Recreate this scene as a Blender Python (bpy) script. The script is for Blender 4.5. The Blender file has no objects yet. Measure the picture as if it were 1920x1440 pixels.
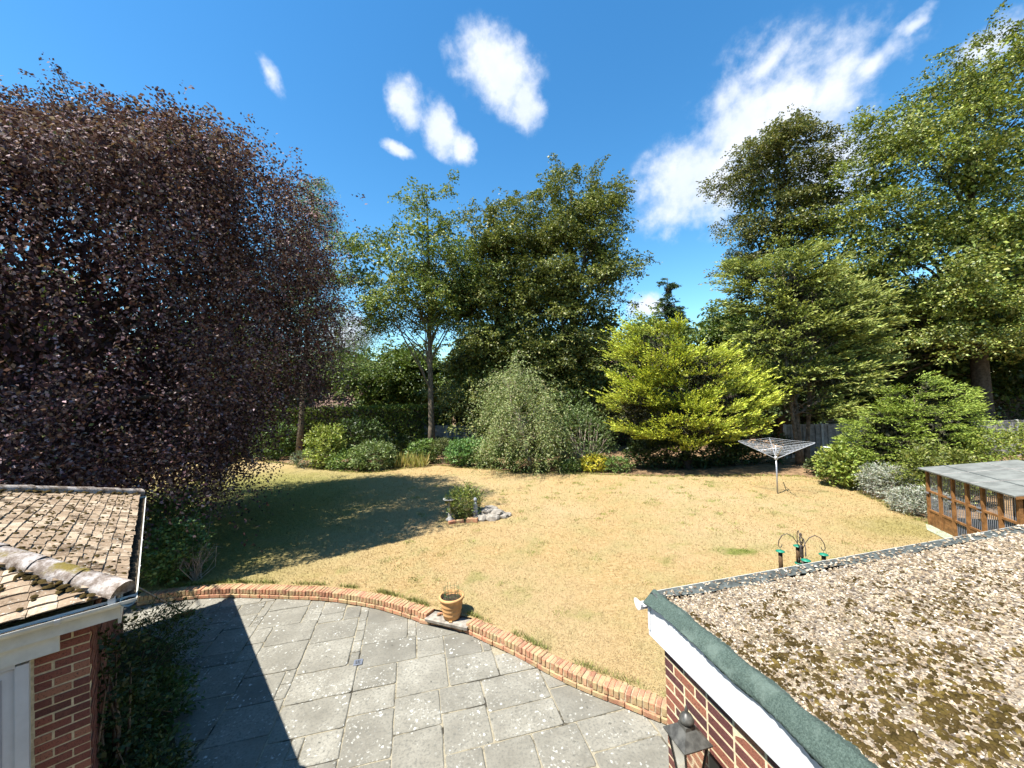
import bpy, math
import numpy as np
from mathutils import Vector, Matrix

# ------------------------------------------------------------------ camera, sky, sun, exposure
SC = bpy.context.scene
COL = SC.collection
cam_d = bpy.data.cameras.new('camera')
cam_d.sensor_width = 36.0
cam_d.lens = 13.52
cam_d.clip_start = 0.05
cam_d.clip_end = 2000
cam = bpy.data.objects.new('camera', cam_d)
COL.objects.link(cam)
_p, _r = math.radians(1.2), 0.03
_f = Vector((0, math.cos(_p), math.sin(_p)))
_r0 = Vector((1, 0, 0))
_u0 = _r0.cross(_f)
_rt = math.cos(_r) * _r0 - math.sin(_r) * _u0
_up = math.cos(_r) * _u0 + math.sin(_r) * _r0
cam.matrix_world = Matrix(((_rt.x, _up.x, -_f.x, 0), (_rt.y, _up.y, -_f.y, 0), (_rt.z, _up.z, -_f.z, 4.2), (0, 0, 0, 1)))
SC.camera = cam

SUN_DIR = Vector((0.467, 0.310, -1.0)).normalized()      # the way the light travels
sun_d = bpy.data.lights.new('sun', 'SUN')
sun_d.energy = 5.0
sun_d.angle = math.radians(0.5)
sun_d.color = (1.0, 0.965, 0.90)
sun = bpy.data.objects.new('sun', sun_d)
COL.objects.link(sun)
sun.rotation_euler = SUN_DIR.to_track_quat('-Z', 'Y').to_euler()
sun.location = (-20, -14, 40)

SC.view_settings.view_transform = 'Standard'
SC.view_settings.look = 'None'
SC.view_settings.exposure = 1.3
SC.view_settings.gamma = 1.0
SC.view_settings.use_curve_mapping = False
SC.cycles.max_bounces = 6
SC.cycles.diffuse_bounces = 2
SC.cycles.glossy_bounces = 2
SC.cycles.transmission_bounces = 4
SC.cycles.transparent_max_bounces = 6
SC.cycles.caustics_reflective = False
SC.cycles.caustics_refractive = False


class NB:
    """short hand for building node trees"""
    def __init__(self, nt):
        self.nt = nt
        nt.nodes.clear()

    def n(self, typ, props=None, **inp):
        nd = self.nt.nodes.new('ShaderNode' + typ)
        for k, v in (props or {}).items():
            setattr(nd, k, v)
        for k, v in inp.items():
            key = int(k[1:]) if k[0] == '_' and k[1:].isdigit() else k.replace('_', ' ')
            s = nd.inputs[key]
            if hasattr(v, 'is_output'):
                self.nt.links.new(v, s)
            else:
                s.default_value = v
        return nd

    def link(self, a, b):
        self.nt.links.new(a, b)

    def math(self, op, a, b=0.0, c=0.0, clamp=False):
        return self.n('Math', dict(operation=op, use_clamp=clamp), _0=a, _1=b, _2=c).outputs[0]

    def vmath(self, op, a, b=(0, 0, 0)):
        nd = self.n('VectorMath', dict(operation=op), _0=a, _1=b)
        return nd.outputs['Value'] if op in ('DOT_PRODUCT', 'LENGTH', 'DISTANCE') else nd.outputs[0]

    def noise(self, vec, scale, detail=4.0, rough=0.55, dist=0.0):
        return self.n('TexNoise', None, Vector=vec, Scale=scale, Detail=detail, Roughness=rough, Distortion=dist).outputs['Fac']

    def noisec(self, vec, scale, detail=4.0, rough=0.55):
        return self.n('TexNoise', None, Vector=vec, Scale=scale, Detail=detail, Roughness=rough).outputs['Color']

    def smooth(self, x, lo, hi, a=0.0, b=1.0):
        return self.n('MapRange', dict(interpolation_type='SMOOTHSTEP'), Value=x, From_Min=lo, From_Max=hi, To_Min=a, To_Max=b).outputs[0]

    def ramp(self, fac, stops, interp='LINEAR'):
        nd = self.n('ValToRGB', None, Fac=fac)
        cr = nd.color_ramp
        cr.interpolation = interp
        while len(cr.elements) < len(stops):
            cr.elements.new(0.5)
        for e, (p, c) in zip(cr.elements, stops):
            e.position = p
            e.color = (c[0], c[1], c[2], 1)
        return nd.outputs[0]

    def mix(self, fac, a, b, mode='MIX'):
        f = lambda v: v if hasattr(v, 'is_output') or len(v) == 4 else (*v, 1)
        return self.n('Mix', dict(data_type='RGBA', blend_type=mode), _0=fac, _6=f(a), _7=f(b)).outputs[2]


def mat(name):
    m = bpy.data.materials.new(name)
    m.use_nodes = True
    return m, NB(m.node_tree)


def finish(nb, color, rough=0.8, bump=None, bdist=0.01, spec=0.3, bstr=0.6, metal=0.0):
    b = nb.n('BsdfPrincipled', None, Roughness=rough, Metallic=metal)
    b.inputs['Specular IOR Level'].default_value = spec
    if hasattr(color, 'is_output'):
        nb.link(color, b.inputs['Base Color'])
    else:
        b.inputs['Base Color'].default_value = (*color[:3], 1)
    if bump is not None:
        bp = nb.n('Bump', None, Height=bump, Strength=bstr, Distance=bdist)
        nb.link(bp.outputs[0], b.inputs['Normal'])
    o = nb.n('OutputMaterial')
    nb.link(b.outputs[0], o.inputs[0])
    return b


# world: clear summer sky with broken white cloud
world = bpy.data.worlds.new('World')
SC.world = world
world.use_nodes = True
nb = NB(world.node_tree)
sky = nb.n('TexSky', dict(sky_type='NISHITA', sun_disc=False, sun_elevation=math.radians(60.7),
           sun_rotation=math.atan2(-0.467, -0.310), altitude=50, air_density=1.1, dust_density=0.1, ozone_density=2.0))
SKY_STR = 0.095
dirv = nb.n('TexCoord').outputs['Generated']
dirn = nb.vmath('NORMALIZE', dirv)
wn = nb.noisec(dirn, 5.0, 6.0, 0.62)
warp = nb.vmath('SCALE', nb.vmath('SUBTRACT', wn, (0.5, 0.5, 0.5)))
warp.node.inputs['Scale'].default_value = 0.09
q = nb.vmath('ADD', dirn, warp)
CLOUDS = [
    (-0.014, 0.765, 0.643, 9.6, 1.7, -2.5, -7.0, 8.2, -10.6),
    (0.046, 0.793, 0.608, 11.540, 7.499, -11.474, -21.913, 7.588, -9.076),
    (-0.045, 0.754, 0.656, 20.781, 2.511, -2.233, -11.433, 23.749, -28.825),
    (-0.201, 0.776, 0.597, 14.531, 9.351, -8.094, -18.844, 6.087, -15.113),
    (-0.133, 0.814, 0.565, 9.380, 6.440, -7.958, -20.369, 5.233, -13.192),
    (-0.090, 0.838, 0.539, 22.413, 10.966, -14.223, -21.773, 8.714, -18.134),
    (-0.229, 0.820, 0.524, 27.224, 6.546, 0.712, -15.600, 28.172, -51.931),
    (-0.423, 0.685, 0.593, 48.0, 0.5, 33.0, 9.0, 18.0, -15.0, 0.55),
    (0.420, 0.793, 0.440, 6.2, -5.5, 3.0, 5.4, 0.74, -7.5),
    (0.465, 0.728, 0.503, 6.2, -5.0, 0.65, 4.7, 1.7, -7.6),
    (0.385, 0.812, 0.438, 8.5, -3.2, -1.5, 3.0, 3.0, -8.5),
    (0.500, 0.705, 0.503, 8.0, -5.6, 0.2, 4.7, 2.2, -7.8),
    (0.565, 0.655, 0.500, 8.0, -7.0, 0.2, 5.5, 2.2, -9.5),
    (0.532, 0.679, 0.506, 14.246, -10.187, -2.279, 7.929, 4.790, -15.760),
    (0.467, 0.679, 0.566, 24.318, -7.255, -12.249, 2.395, 12.356, -17.688),
    (0.605, 0.615, 0.507, 7.520, -10.734, 3.061, 17.913, 1.741, -24.480),
    (0.626, 0.567, 0.535, 17.380, -30.915, 11.524, 39.193, 1.551, -48.416),
    (0.694, 0.535, 0.482, 16.966, -19.743, -3.578, 16.047, 4.668, -29.348),
    (0.333, 0.923, 0.192, 17.054, -6.989, 1.404, 6.451, 4.338, -34.652),
    (-0.389, 0.910, 0.145, 11.119, 4.159, 0.273, -1.284, 2.025, -19.637),
    (0.596, 0.693, 0.406, 7.950, -7.744, 0.324, 4.637, 1.374, -10.393),
    # the same kind of broken cloud goes on round the rest of the sky
    (-0.82, 0.35, 0.45, 3.0, 7.0, 0.0, -2.5, 1.0, -11.0),
    (-0.75, -0.55, 0.36, 5.0, -7.0, 0.0, -3.0, -2.0, -12.0),
    (0.30, -0.86, 0.42, 8.5, 3.0, 0.0, 1.5, -4.0, -11.0),
    (0.90, -0.10, 0.42, 0.8, 9.0, 0.0, 4.5, 0.5, -11.0),
    (0.15, -0.35, 0.92, 9.0, 2.0, 0.0, -2.0, 9.0, 0.0),
]
den = None
for c in CLOUDS:
    off = nb.vmath('SUBTRACT', q, c[:3])
    x = nb.vmath('DOT_PRODUCT', off, c[3:6])
    y = nb.vmath('DOT_PRODUCT', off, c[6:9])
    r2 = nb.math('ADD', nb.math('MULTIPLY', x, x), nb.math('MULTIPLY', y, y))
    front = nb.math('GREATER_THAN', nb.vmath('DOT_PRODUCT', dirn, c[:3]), 0.5)
    m_ = nb.math('MULTIPLY', nb.math('MAXIMUM', nb.math('SUBTRACT', 1.35, nb.math('SQRT', r2)), 0.0), front)
    if len(c) > 9:
        m_ = nb.math('MULTIPLY', m_, c[9])
    den = m_ if den is None else nb.math('MAXIMUM', den, m_)
fb = nb.noise(dirn, 14.0, 9.0, 0.6)
fb2 = nb.noise(dirn, 4.5, 4.0, 0.5)
amp = nb.smooth(den, 0.0, 0.35)
den2 = nb.math('ADD', den, nb.math('MULTIPLY', nb.math('MULTIPLY', nb.math('SUBTRACT', fb, 0.5), 1.5), amp))
den2 = nb.math('ADD', den2, nb.math('MULTIPLY', nb.math('MULTIPLY', nb.math('SUBTRACT', fb2, 0.5), 0.6), amp))
den2 = nb.math('ADD', den2, nb.math('MULTIPLY', nb.math('MULTIPLY', nb.math('SUBTRACT', nb.noise(dirn, 34.0, 6.0, 0.6), 0.5), 0.7), amp))
cov = nb.smooth(den2, 0.14, 1.12)
cov = nb.math('MULTIPLY', cov, 0.93)
skyc = nb.n('HueSaturation', None, Saturation=1.3, Value=1.05, Color=sky.outputs[0]).outputs[0]
skyc = nb.mix(1.0, skyc, (0.86, 1.03, 0.99, 1), 'MULTIPLY')
body = nb.smooth(nb.noise(dirn, 7.0, 6.0, 0.6), 0.3, 0.7)
cloudc = nb.mix(body, (3.9, 4.3, 5.1, 1), (4.9, 5.05, 5.4, 1))
bg = nb.n('Background', None, Color=nb.mix(cov, skyc, cloudc), Strength=SKY_STR)
wo = nb.n('OutputWorld')
nb.link(bg.outputs[0], wo.inputs[0])

# ------------------------------------------------------------------ helpers
RNG = np.random.default_rng(7)


def unit(v):
    return v / np.maximum(np.linalg.norm(v, axis=-1, keepdims=True), 1e-9)


def mesh_obj(name, V, faces, m, base=(0, 0, 0), smooth=False, col=None):
    """V (n,3) world coordinates, faces = (k,3) or (k,4) array or list of tuples"""
    V = np.asarray(V, float) - np.asarray(base, float)
    me = bpy.data.meshes.new(name)
    if isinstance(faces, np.ndarray):
        k = faces.shape[1]
        me.vertices.add(len(V))
        me.vertices.foreach_set('co', V.astype(np.float32).ravel())
        me.loops.add(faces.size)
        me.loops.foreach_set('vertex_index', faces.astype(np.int32).ravel())
        me.polygons.add(len(faces))
        me.polygons.foreach_set('loop_start', np.arange(0, faces.size, k, dtype=np.int32))
        me.polygons.foreach_set('loop_total', np.full(len(faces), k, dtype=np.int32))
    else:
        me.from_pydata([tuple(v) for v in V], [], [tuple(f) for f in faces])
    if smooth:
        me.polygons.foreach_set('use_smooth', np.ones(len(me.polygons), dtype=bool))
    me.update(calc_edges=True)
    if col is not None:
        at = me.color_attributes.new('Col', 'FLOAT_COLOR', 'POINT')
        c4 = np.ones((len(V), 4), np.float32)
        c4[:, :3] = col
        at.data.foreach_set('color', c4.ravel())
    if m is not None:
        me.materials.append(m)
    o = bpy.data.objects.new(name, me)
    COL.objects.link(o)
    return o


def tag(o, label=None, cat=None, group=None, kind=None):
    for k, v in (('label', label), ('category', cat), ('group', group), ('kind', kind)):
        if v:
            o[k] = v
    return o


def thing(name, label, cat, loc, group=None):
    o = bpy.data.objects.new(name, None)
    o.empty_display_size = 0.2
    COL.objects.link(o)
    o.location = loc
    return tag(o, label, cat, group)


def root_loc(p):
    while p.parent:
        p = p.parent
    return np.array(p.location)


class G:
    """collects boxes, tubes, lathes into one mesh"""
    def __init__(self):
        self.v, self.f = [], []

    def add(self, V, F):
        b = len(self.v)
        self.v += [tuple(map(float, p)) for p in V]
        self.f += [tuple(i + b for i in f) for f in F]
        return self

    def box(self, c, s, ax=None, jit=0.0):
        """centre, full sizes, axes rows"""
        c = np.asarray(c, float)
        A = np.eye(3) if ax is None else np.asarray(ax, float)
        h = np.asarray(s, float) / 2
        S = np.array([(x, y, z) for z in (-1, 1) for y in (-1, 1) for x in (-1, 1)], float)
        V = c + (S * h) @ A
        if jit:
            V = V + RNG.normal(0, jit, V.shape)
        return self.add(V, [(0, 2, 3, 1), (4, 5, 7, 6), (0, 1, 5, 4), (2, 6, 7, 3), (0, 4, 6, 2), (1, 3, 7, 5)])

    def bevbox(self, c, s, ax=None, bev=0.005, jit=0.0):
        """box whose +z face edges are chamfered"""
        c = np.asarray(c, float)
        A = np.eye(3) if ax is None else np.asarray(ax, float)
        x, y, z = np.asarray(s, float) / 2
        b = bev
        V = [(-x, -y, -z), (x, -y, -z), (x, y, -z), (-x, y, -z), (-x, -y, z - b), (x, -y, z - b), (x, y, z - b), (-x, y, z - b),
             (-x + b, -y + b, z), (x - b, -y + b, z), (x - b, y - b, z), (-x + b, y - b, z)]
        V = np.array(V)
        if jit:
            V = V + RNG.normal(0, jit, V.shape)
        F = [(0, 3, 2, 1), (8, 9, 10, 11)]
        for i in range(4):
            j = (i + 1) % 4
            F += [(i, j, j + 4, i + 4), (i + 4, j + 4, j + 8, i + 8)]
        return self.add(c + V @ A, F)

    def tube(self, pts, rad, n=8, caps=True):
        pts = np.asarray(pts, float)
        k = len(pts)
        rad = np.broadcast_to(np.asarray(rad, float), (k,))
        T = unit(np.gradient(pts, axis=0))
        ref = np.array([0., 0, 1.]) if abs(T[0, 2]) < 0.9 else np.array([1., 0, 0])
        V = []
        a = np.arange(n) * 2 * math.pi / n
        x = unit(np.cross(T[0], ref))
        for i in range(k):
            x = unit(x - T[i] * (x @ T[i]))
            y = np.cross(T[i], x)
            V.append(pts[i] + rad[i] * (np.outer(np.cos(a), x) + np.outer(np.sin(a), y)))
        F = []
        for i in range(k - 1):
            for j in range(n):
                F.append((i * n + j, i * n + (j + 1) % n, (i + 1) * n + (j + 1) % n, (i + 1) * n + j))
        if caps:
            F += [tuple(range(n))[::-1], tuple((k - 1) * n + j for j in range(n))]
        return self.add(np.concatenate(V), F)

    def lathe(self, c, prof, n=24, ax=None, close=True):
        """prof: list of (radius, height)"""
        A = np.eye(3) if ax is None else np.asarray(ax, float)
        a = np.arange(n) * 2 * math.pi / n
        V = []
        for r, h in prof:
            V.append(np.stack([r * np.cos(a), r * np.sin(a), np.full(n, h)], 1))
        V = np.asarray(c, float) + np.concatenate(V) @ A
        F = []
        for i in range(len(prof) - 1):
            for j in range(n):
                F.append((i * n + j, i * n + (j + 1) % n, (i + 1) * n + (j + 1) % n, (i + 1) * n + j))
        if close:
            F += [tuple(range(n))[::-1], tuple((len(prof) - 1) * n + j for j in range(n))]
        return self.add(V, F)

    def poly(self, P, z0, z1):
        """closed polygon (xy list, counter clockwise) extruded from z0 to z1"""
        k = len(P)
        V = [(p[0], p[1], z0) for p in P] + [(p[0], p[1], z1) for p in P]
        F = [tuple(range(k))[::-1], tuple(range(k, 2 * k))]
        F += [(i, (i + 1) % k, (i + 1) % k + k, i + k) for i in range(k)]
        return self.add(V, F)

    def build(self, name, m, parent=None, smooth=False, kind=None, label=None):
        base = root_loc(parent) if parent else np.zeros(3)
        o = mesh_obj(name, np.array(self.v), self.f, m, base, smooth)
        if parent:
            o.parent = parent
        if kind:
            o['kind'] = kind
        if label:
            o['label'] = label
        return o


def inst(mesh, name, loc, parent, ax=None, scale=(1, 1, 1)):
    """another object on shared mesh data, at a world place, under a thing"""
    o = bpy.data.objects.new(name, mesh)
    COL.objects.link(o)
    base = root_loc(parent) if parent else np.zeros(3)
    A = np.eye(3) if ax is None else np.asarray(ax, float)
    Mx = Matrix.Identity(4)
    for i in range(3):
        for j in range(3):
            Mx[j][i] = float(A[i][j]) * scale[i]
    L = np.asarray(loc, float) - base
    Mx[0][3], Mx[1][3], Mx[2][3] = map(float, L)
    if parent:
        o.parent = parent
    o.matrix_local = Mx
    return o


def spline(P, step):
    """Catmull-Rom through 2D/3D points, resampled to even spacing"""
    P = np.asarray(P, float)
    Q = np.vstack([2 * P[0] - P[1], P, 2 * P[-1] - P[-2]])
    out = []
    for i in range(1, len(Q) - 2):
        t = np.linspace(0, 1, 40, endpoint=False)[:, None]
        out.append(0.5 * ((2 * Q[i]) + (-Q[i - 1] + Q[i + 1]) * t + (2 * Q[i - 1] - 5 * Q[i] + 4 * Q[i + 1] - Q[i + 2]) * t ** 2
                          + (-Q[i - 1] + 3 * Q[i] - 3 * Q[i + 1] + Q[i + 2]) * t ** 3))
    C = np.vstack(out + [P[-1:]])
    s = np.concatenate([[0], np.cumsum(np.linalg.norm(np.diff(C, axis=0), axis=1))])
    k = max(2, int(round(s[-1] / step)) + 1)
    si = np.linspace(0, s[-1], k)
    return np.stack([np.interp(si, s, C[:, d]) for d in range(P.shape[1])], 1)


# ------------------------------------------------------------------ materials
def position(nb):
    return nb.n('NewGeometry').outputs['Position']


def rnd(nb):
    return nb.n('ObjectInfo').outputs['Random']


def plain(name, c, rough=0.7, spec=0.3, metal=0.0, var=0.15, scale=6.0, bump=0.0):
    m, nb = mat(name)
    p = position(nb)
    n = nb.noise(p, scale, 5, 0.6)
    col = nb.mix(nb.smooth(n, 0.3, 0.7), [x * (1 - var) for x in c], [min(1, x * (1 + var)) for x in c])
    finish(nb, col, rough, nb.noise(p, scale * 8, 3) if bump else None, bump or 0.01, spec, 0.5, metal)
    return m


def make_lawn_mat(name, attr):
    m, nb = mat(name)
    p = position(nb)
    big = nb.noise(p, 0.22, 3, 0.5)
    mid = nb.noise(p, 1.3, 4, 0.6)
    fine = nb.noise(p, 38.0, 4, 0.7)
    strn = nb.n('TexNoise', None, Vector=nb.n('Mapping', None, Vector=p, Scale=(1.0, 2.4, 1.0)).outputs[0], Scale=9.0, Detail=6.0, Roughness=0.75).outputs['Fac']
    straw = nb.ramp(strn, [(0.24, (0.22, 0.142, 0.058)), (0.45, (0.325, 0.222, 0.096)), (0.6, (0.395, 0.283, 0.138)), (0.8, (0.465, 0.357, 0.20))])
    straw = nb.mix(nb.smooth(big, 0.38, 0.65), straw, (0.36, 0.262, 0.135), 'MIX')
    straw.node.inputs[0].default_value = 0.3
    straw = nb.mix(nb.math('MULTIPLY', nb.smooth(mid, 0.42, 0.68), 0.55), straw, (0.29, 0.245, 0.11))
    straw = nb.mix(nb.math('MULTIPLY', nb.smooth(fine, 0.50, 0.25), 0.6), straw, (0.17, 0.12, 0.055))
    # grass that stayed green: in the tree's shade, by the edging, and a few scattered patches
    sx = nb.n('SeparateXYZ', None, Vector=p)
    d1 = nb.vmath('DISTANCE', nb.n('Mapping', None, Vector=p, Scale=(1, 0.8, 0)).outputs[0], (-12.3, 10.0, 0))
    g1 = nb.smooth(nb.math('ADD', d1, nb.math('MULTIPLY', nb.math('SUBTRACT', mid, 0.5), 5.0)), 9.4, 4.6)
    d2 = nb.vmath('DISTANCE', nb.n('Mapping', None, Vector=p, Scale=(0.75, 1.4, 0)).outputs[0], (4.05, 13.15, 0))
    g2 = nb.smooth(nb.math('ADD', d2, nb.math('MULTIPLY', nb.math('SUBTRACT', nb.noise(p, 3.0, 4, 0.6), 0.5), 1.1)), 0.55, 0.1)
    d3 = nb.vmath('DISTANCE', nb.n('Mapping', None, Vector=p, Scale=(0.6, 1.0, 0)).outputs[0], (6.4, 10.6, 0))
    g3 = nb.math('MULTIPLY', nb.smooth(nb.math('ADD', d3, nb.math('MULTIPLY', nb.math('SUBTRACT', mid, 0.5), 2.5)), 1.4, 0.2), 0.5)
    g4 = nb.math('MULTIPLY', nb.smooth(nb.noise(p, 0.8, 6, 0.66), 0.545, 0.70), 0.55)
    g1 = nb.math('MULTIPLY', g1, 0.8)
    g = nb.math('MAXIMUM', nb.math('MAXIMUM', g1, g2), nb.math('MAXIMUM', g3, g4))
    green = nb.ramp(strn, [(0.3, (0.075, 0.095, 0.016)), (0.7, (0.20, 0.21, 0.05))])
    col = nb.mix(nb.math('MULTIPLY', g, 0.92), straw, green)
    if attr:
        a = nb.n('Attribute', dict(attribute_name='Col')).outputs['Color']
        col = nb.mix(1.0, col, a, 'MULTIPLY')
    finish(nb, col, 0.9, None if attr else nb.math('ADD', fine, strn), 0.03, 0.12, 0.7)
    return m


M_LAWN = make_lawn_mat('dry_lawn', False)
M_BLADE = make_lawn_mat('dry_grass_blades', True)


def make_slab_mat():
    m, nb = mat('weathered_concrete_slab')
    p = position(nb)
    r = rnd(nb)
    n1 = nb.noise(p, 2.2, 5, 0.6)
    n2 = nb.noise(p, 28, 5, 0.7)
    col = nb.ramp(n1, [(0.25, (0.145, 0.134, 0.108)), (0.5, (0.205, 0.191, 0.155)), (0.75, (0.275, 0.259, 0.214))])
    tone = nb.math('MULTIPLY_ADD', r, 0.34, 0.80)
    col = nb.mix(1.0, col, nb.n('CombineColor', None, Red=tone, Green=tone, Blue=tone).outputs[0], 'MULTIPLY')
    col = nb.mix(nb.smooth(n2, 0.55, 0.3), col, (0.13, 0.125, 0.105))
    # lichen: more of it on some slabs than on others
    wob = nb.vmath('ADD', p, nb.vmath('SCALE', nb.vmath('SUBTRACT', nb.noisec(p, 16, 3), (0.5, 0.5, 0.5))))
    wob.node.inputs[1].links[0].from_node.inputs['Scale'].default_value = 0.09
    r2 = nb.math('FRACT', nb.math('MULTIPLY', r, 7.31))
    for sc, lo, c, k, off in ((15, 0.12, (0.55, 0.55, 0.50), 0.85, 0.0), (7, 0.07, (0.56, 0.56, 0.52), 0.9, 3.7), (26, 0.17, (0.46, 0.45, 0.40), 0.6, 9.1), (12, 0.11, (0.06, 0.06, 0.05), 0.7, 5.3)):
        v = nb.n('TexVoronoi', None, Vector=nb.vmath('ADD', wob, (off, off * 2, 0)), Scale=float(sc))
        keep = nb.math('GREATER_THAN', nb.n('SeparateColor', None, Color=v.outputs['Color']).outputs[0],
                       nb.math('MULTIPLY_ADD', nb.math('FRACT', nb.math('ADD', r2, off)), -0.42, 0.985))
        spot = nb.math('MULTIPLY', nb.smooth(v.outputs['Distance'], lo * 2.6, lo * 1.5), keep)
        spot = nb.math('MULTIPLY', spot, nb.math('MULTIPLY', nb.smooth(nb.noise(p, 45, 4, .7), 0.36, 0.5), nb.smooth(nb.noise(p, 2.6, 3, .6), 0.40, 0.58)))
        col = nb.mix(nb.math('MULTIPLY', spot, k), col, c)
    finish(nb, col, 0.9, nb.math('ADD', n2, nb.math('MULTIPLY', n1, 2.0)), 0.006, 0.15, 0.7)
    return m


M_SLAB = make_slab_mat()


def make_mortar():
    m, nb = mat('sandy_mortar')
    p = position(nb)
    col = nb.ramp(nb.noise(p, 30, 5, 0.7), [(0.3, (0.18, 0.155, 0.105)), (0.7, (0.34, 0.30, 0.215))])
    dark = nb.smooth(nb.noise(p, 2.3, 5, 0.65), 0.50, 0.62)
    col = nb.mix(dark, col, (0.045, 0.04, 0.03))
    finish(nb, col, 0.95, nb.noise(p, 60, 4), 0.006, 0.1)
    return m


M_JOINT = make_mortar()
M_MORTAR = plain('cream_wall_mortar', (0.60, 0.50, 0.32), 0.95, 0.1, var=0.18, scale=30)


def brick_mat(name, stops, stain=None, stain_amt=0.0):
    m, nb = mat(name)
    p = position(nb)
    r = rnd(nb)
    col = nb.ramp(r, stops)
    n = nb.noise(p, 22, 5, 0.7)
    n3 = nb.noise(p, 90, 3, 0.7)
    col = nb.mix(nb.smooth(n, 0.40, 0.70), col, [x for x in stops[-1][1]])
    col.node.inputs[0].links[0].from_node.inputs['To Max'].default_value = 0.25
    col = nb.mix(nb.smooth(n3, 0.48, 0.30), col, (0.045, 0.02, 0.018))
    if stain:
        s = nb.math('MULTIPLY', nb.smooth(nb.noise(p, 5.5, 5, 0.65), 0.42, 0.62), stain_amt)
        col = nb.mix(s, col, stain)
    finish(nb, col, 0.75, nb.math('ADD', n, n3), 0.006, 0.35, 0.8)
    return m


M_BRICK_R = brick_mat('red_purple_brick', [(0.0, (0.060, 0.024, 0.026)), (0.3, (0.10, 0.034, 0.032)), (0.5, (0.19, 0.062, 0.042)), (0.75, (0.30, 0.115, 0.065)), (0.92, (0.36, 0.165, 0.09)), (1.0, (0.22, 0.10, 0.075))])
M_BRICK_L = brick_mat('mixed_red_brick', [(0.0, (0.10, 0.035, 0.03)), (0.4, (0.19, 0.06, 0.045)), (0.7, (0.30, 0.10, 0.065)), (1.0, (0.34, 0.15, 0.09))])  # brick tones vary at random from one brick to the next
M_BRICK_E = brick_mat('old_edging_brick', [(0.0, (0.26, 0.12, 0.07)), (0.35, (0.40, 0.19, 0.11)), (0.7, (0.48, 0.20, 0.11)), (1.0, (0.50, 0.29, 0.17))], (0.36, 0.30, 0.15), 0.75)


def make_tile():
    m, nb = mat('old_concrete_roof_tile')
    p = position(nb)
    r = rnd(nb)
    n = nb.noise(p, 9, 5, 0.65)
    col = nb.ramp(nb.math('ADD', nb.math('MULTIPLY', n, 0.6), nb.math('MULTIPLY', r, 0.4)),
                  [(0.25, (0.20, 0.14, 0.09)), (0.5, (0.31, 0.225, 0.148)), (0.68, (0.42, 0.325, 0.225)), (0.85, (0.50, 0.42, 0.32))])
    col = nb.mix(nb.smooth(nb.noise(p, 4.0, 6, 0.7), 0.52, 0.64), col, (0.085, 0.058, 0.035))
    col = nb.mix(nb.smooth(nb.noise(p, 26.0, 4, 0.7), 0.60, 0.68), col, (0.55, 0.52, 0.44))
    finish(nb, col, 0.9, nb.noise(p, 60, 5, 0.7), 0.008, 0.15, 0.8)
    return m


M_TILE = make_tile()


def make_cap():
    m, nb = mat('lichened_ridge_tile')
    p = position(nb)
    col = nb.ramp(nb.noise(p, 8, 6, 0.7), [(0.34, (0.075, 0.055, 0.042)), (0.46, (0.20, 0.16, 0.13)), (0.58, (0.38, 0.34, 0.31)), (0.8, (0.50, 0.47, 0.45))])
    col = nb.mix(nb.smooth(nb.noise(p, 3.1, 5, 0.6), 0.56, 0.66), col, (0.17, 0.13, 0.035))
    finish(nb, col, 0.95, nb.noise(p, 40, 5, 0.7), 0.012, 0.1, 0.9)
    return m


M_CAP = make_cap()
M_MOSS = plain('brown_moss', (0.055, 0.038, 0.013), 0.95, 0.05, var=0.5, scale=14, bump=0.01)
M_MOSS_G = plain('olive_moss', (0.090, 0.064, 0.018), 0.95, 0.05, var=0.55, scale=12, bump=0.01)


def make_gravel():
    m, nb = mat('roof_grit_bed')
    p = position(nb)
    v = nb.n('TexVoronoi', None, Vector=p, Scale=70.0)
    col = nb.ramp(nb.n('SeparateColor', None, Color=v.outputs['Color']).outputs[0],
                  [(0.0, (0.11, 0.085, 0.06)), (0.4, (0.22, 0.18, 0.13)), (1.0, (0.36, 0.31, 0.25))])
    col = nb.mix(nb.smooth(nb.noise(p, 3.0, 5, 0.65), 0.5, 0.65), col, (0.14, 0.11, 0.06))
    finish(nb, col, 0.95, v.outputs['Distance'], 0.01, 0.1, 0.8)
    return m


M_GRAVEL = make_gravel()


def attr_mat(name, rough=0.9, spec=0.15):
    m, nb = mat(name)
    a = nb.n('Attribute', dict(attribute_name='Col')).outputs['Color']
    finish(nb, a, rough, None, 0.01, spec)
    return m


M_CHIP = attr_mat('pale_chippings')


def make_felt():
    m, nb = mat('green_mineral_felt')
    p = position(nb)
    col = nb.ramp(nb.noise(p, 110, 3, 0.8), [(0.3, (0.032, 0.048, 0.040)), (0.55, (0.075, 0.108, 0.090)), (0.75, (0.135, 0.172, 0.15))])
    col = nb.mix(nb.math('MULTIPLY', nb.smooth(nb.noise(p, 5, 5, 0.6), 0.5, 0.66), 0.55), col, (0.15, 0.195, 0.165))
    col = nb.mix(nb.math('MULTIPLY', nb.smooth(nb.noise(p, 9, 5, 0.7), 0.58, 0.68), 0.7), col, (0.035, 0.045, 0.038))
    finish(nb, col, 0.9, nb.math('ADD', nb.noise(p, 160, 3, 0.8), nb.math('MULTIPLY', nb.noise(p, 14, 4, 0.7), 3.0)), 0.008, 0.2, 0.9)
    return m


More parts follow.
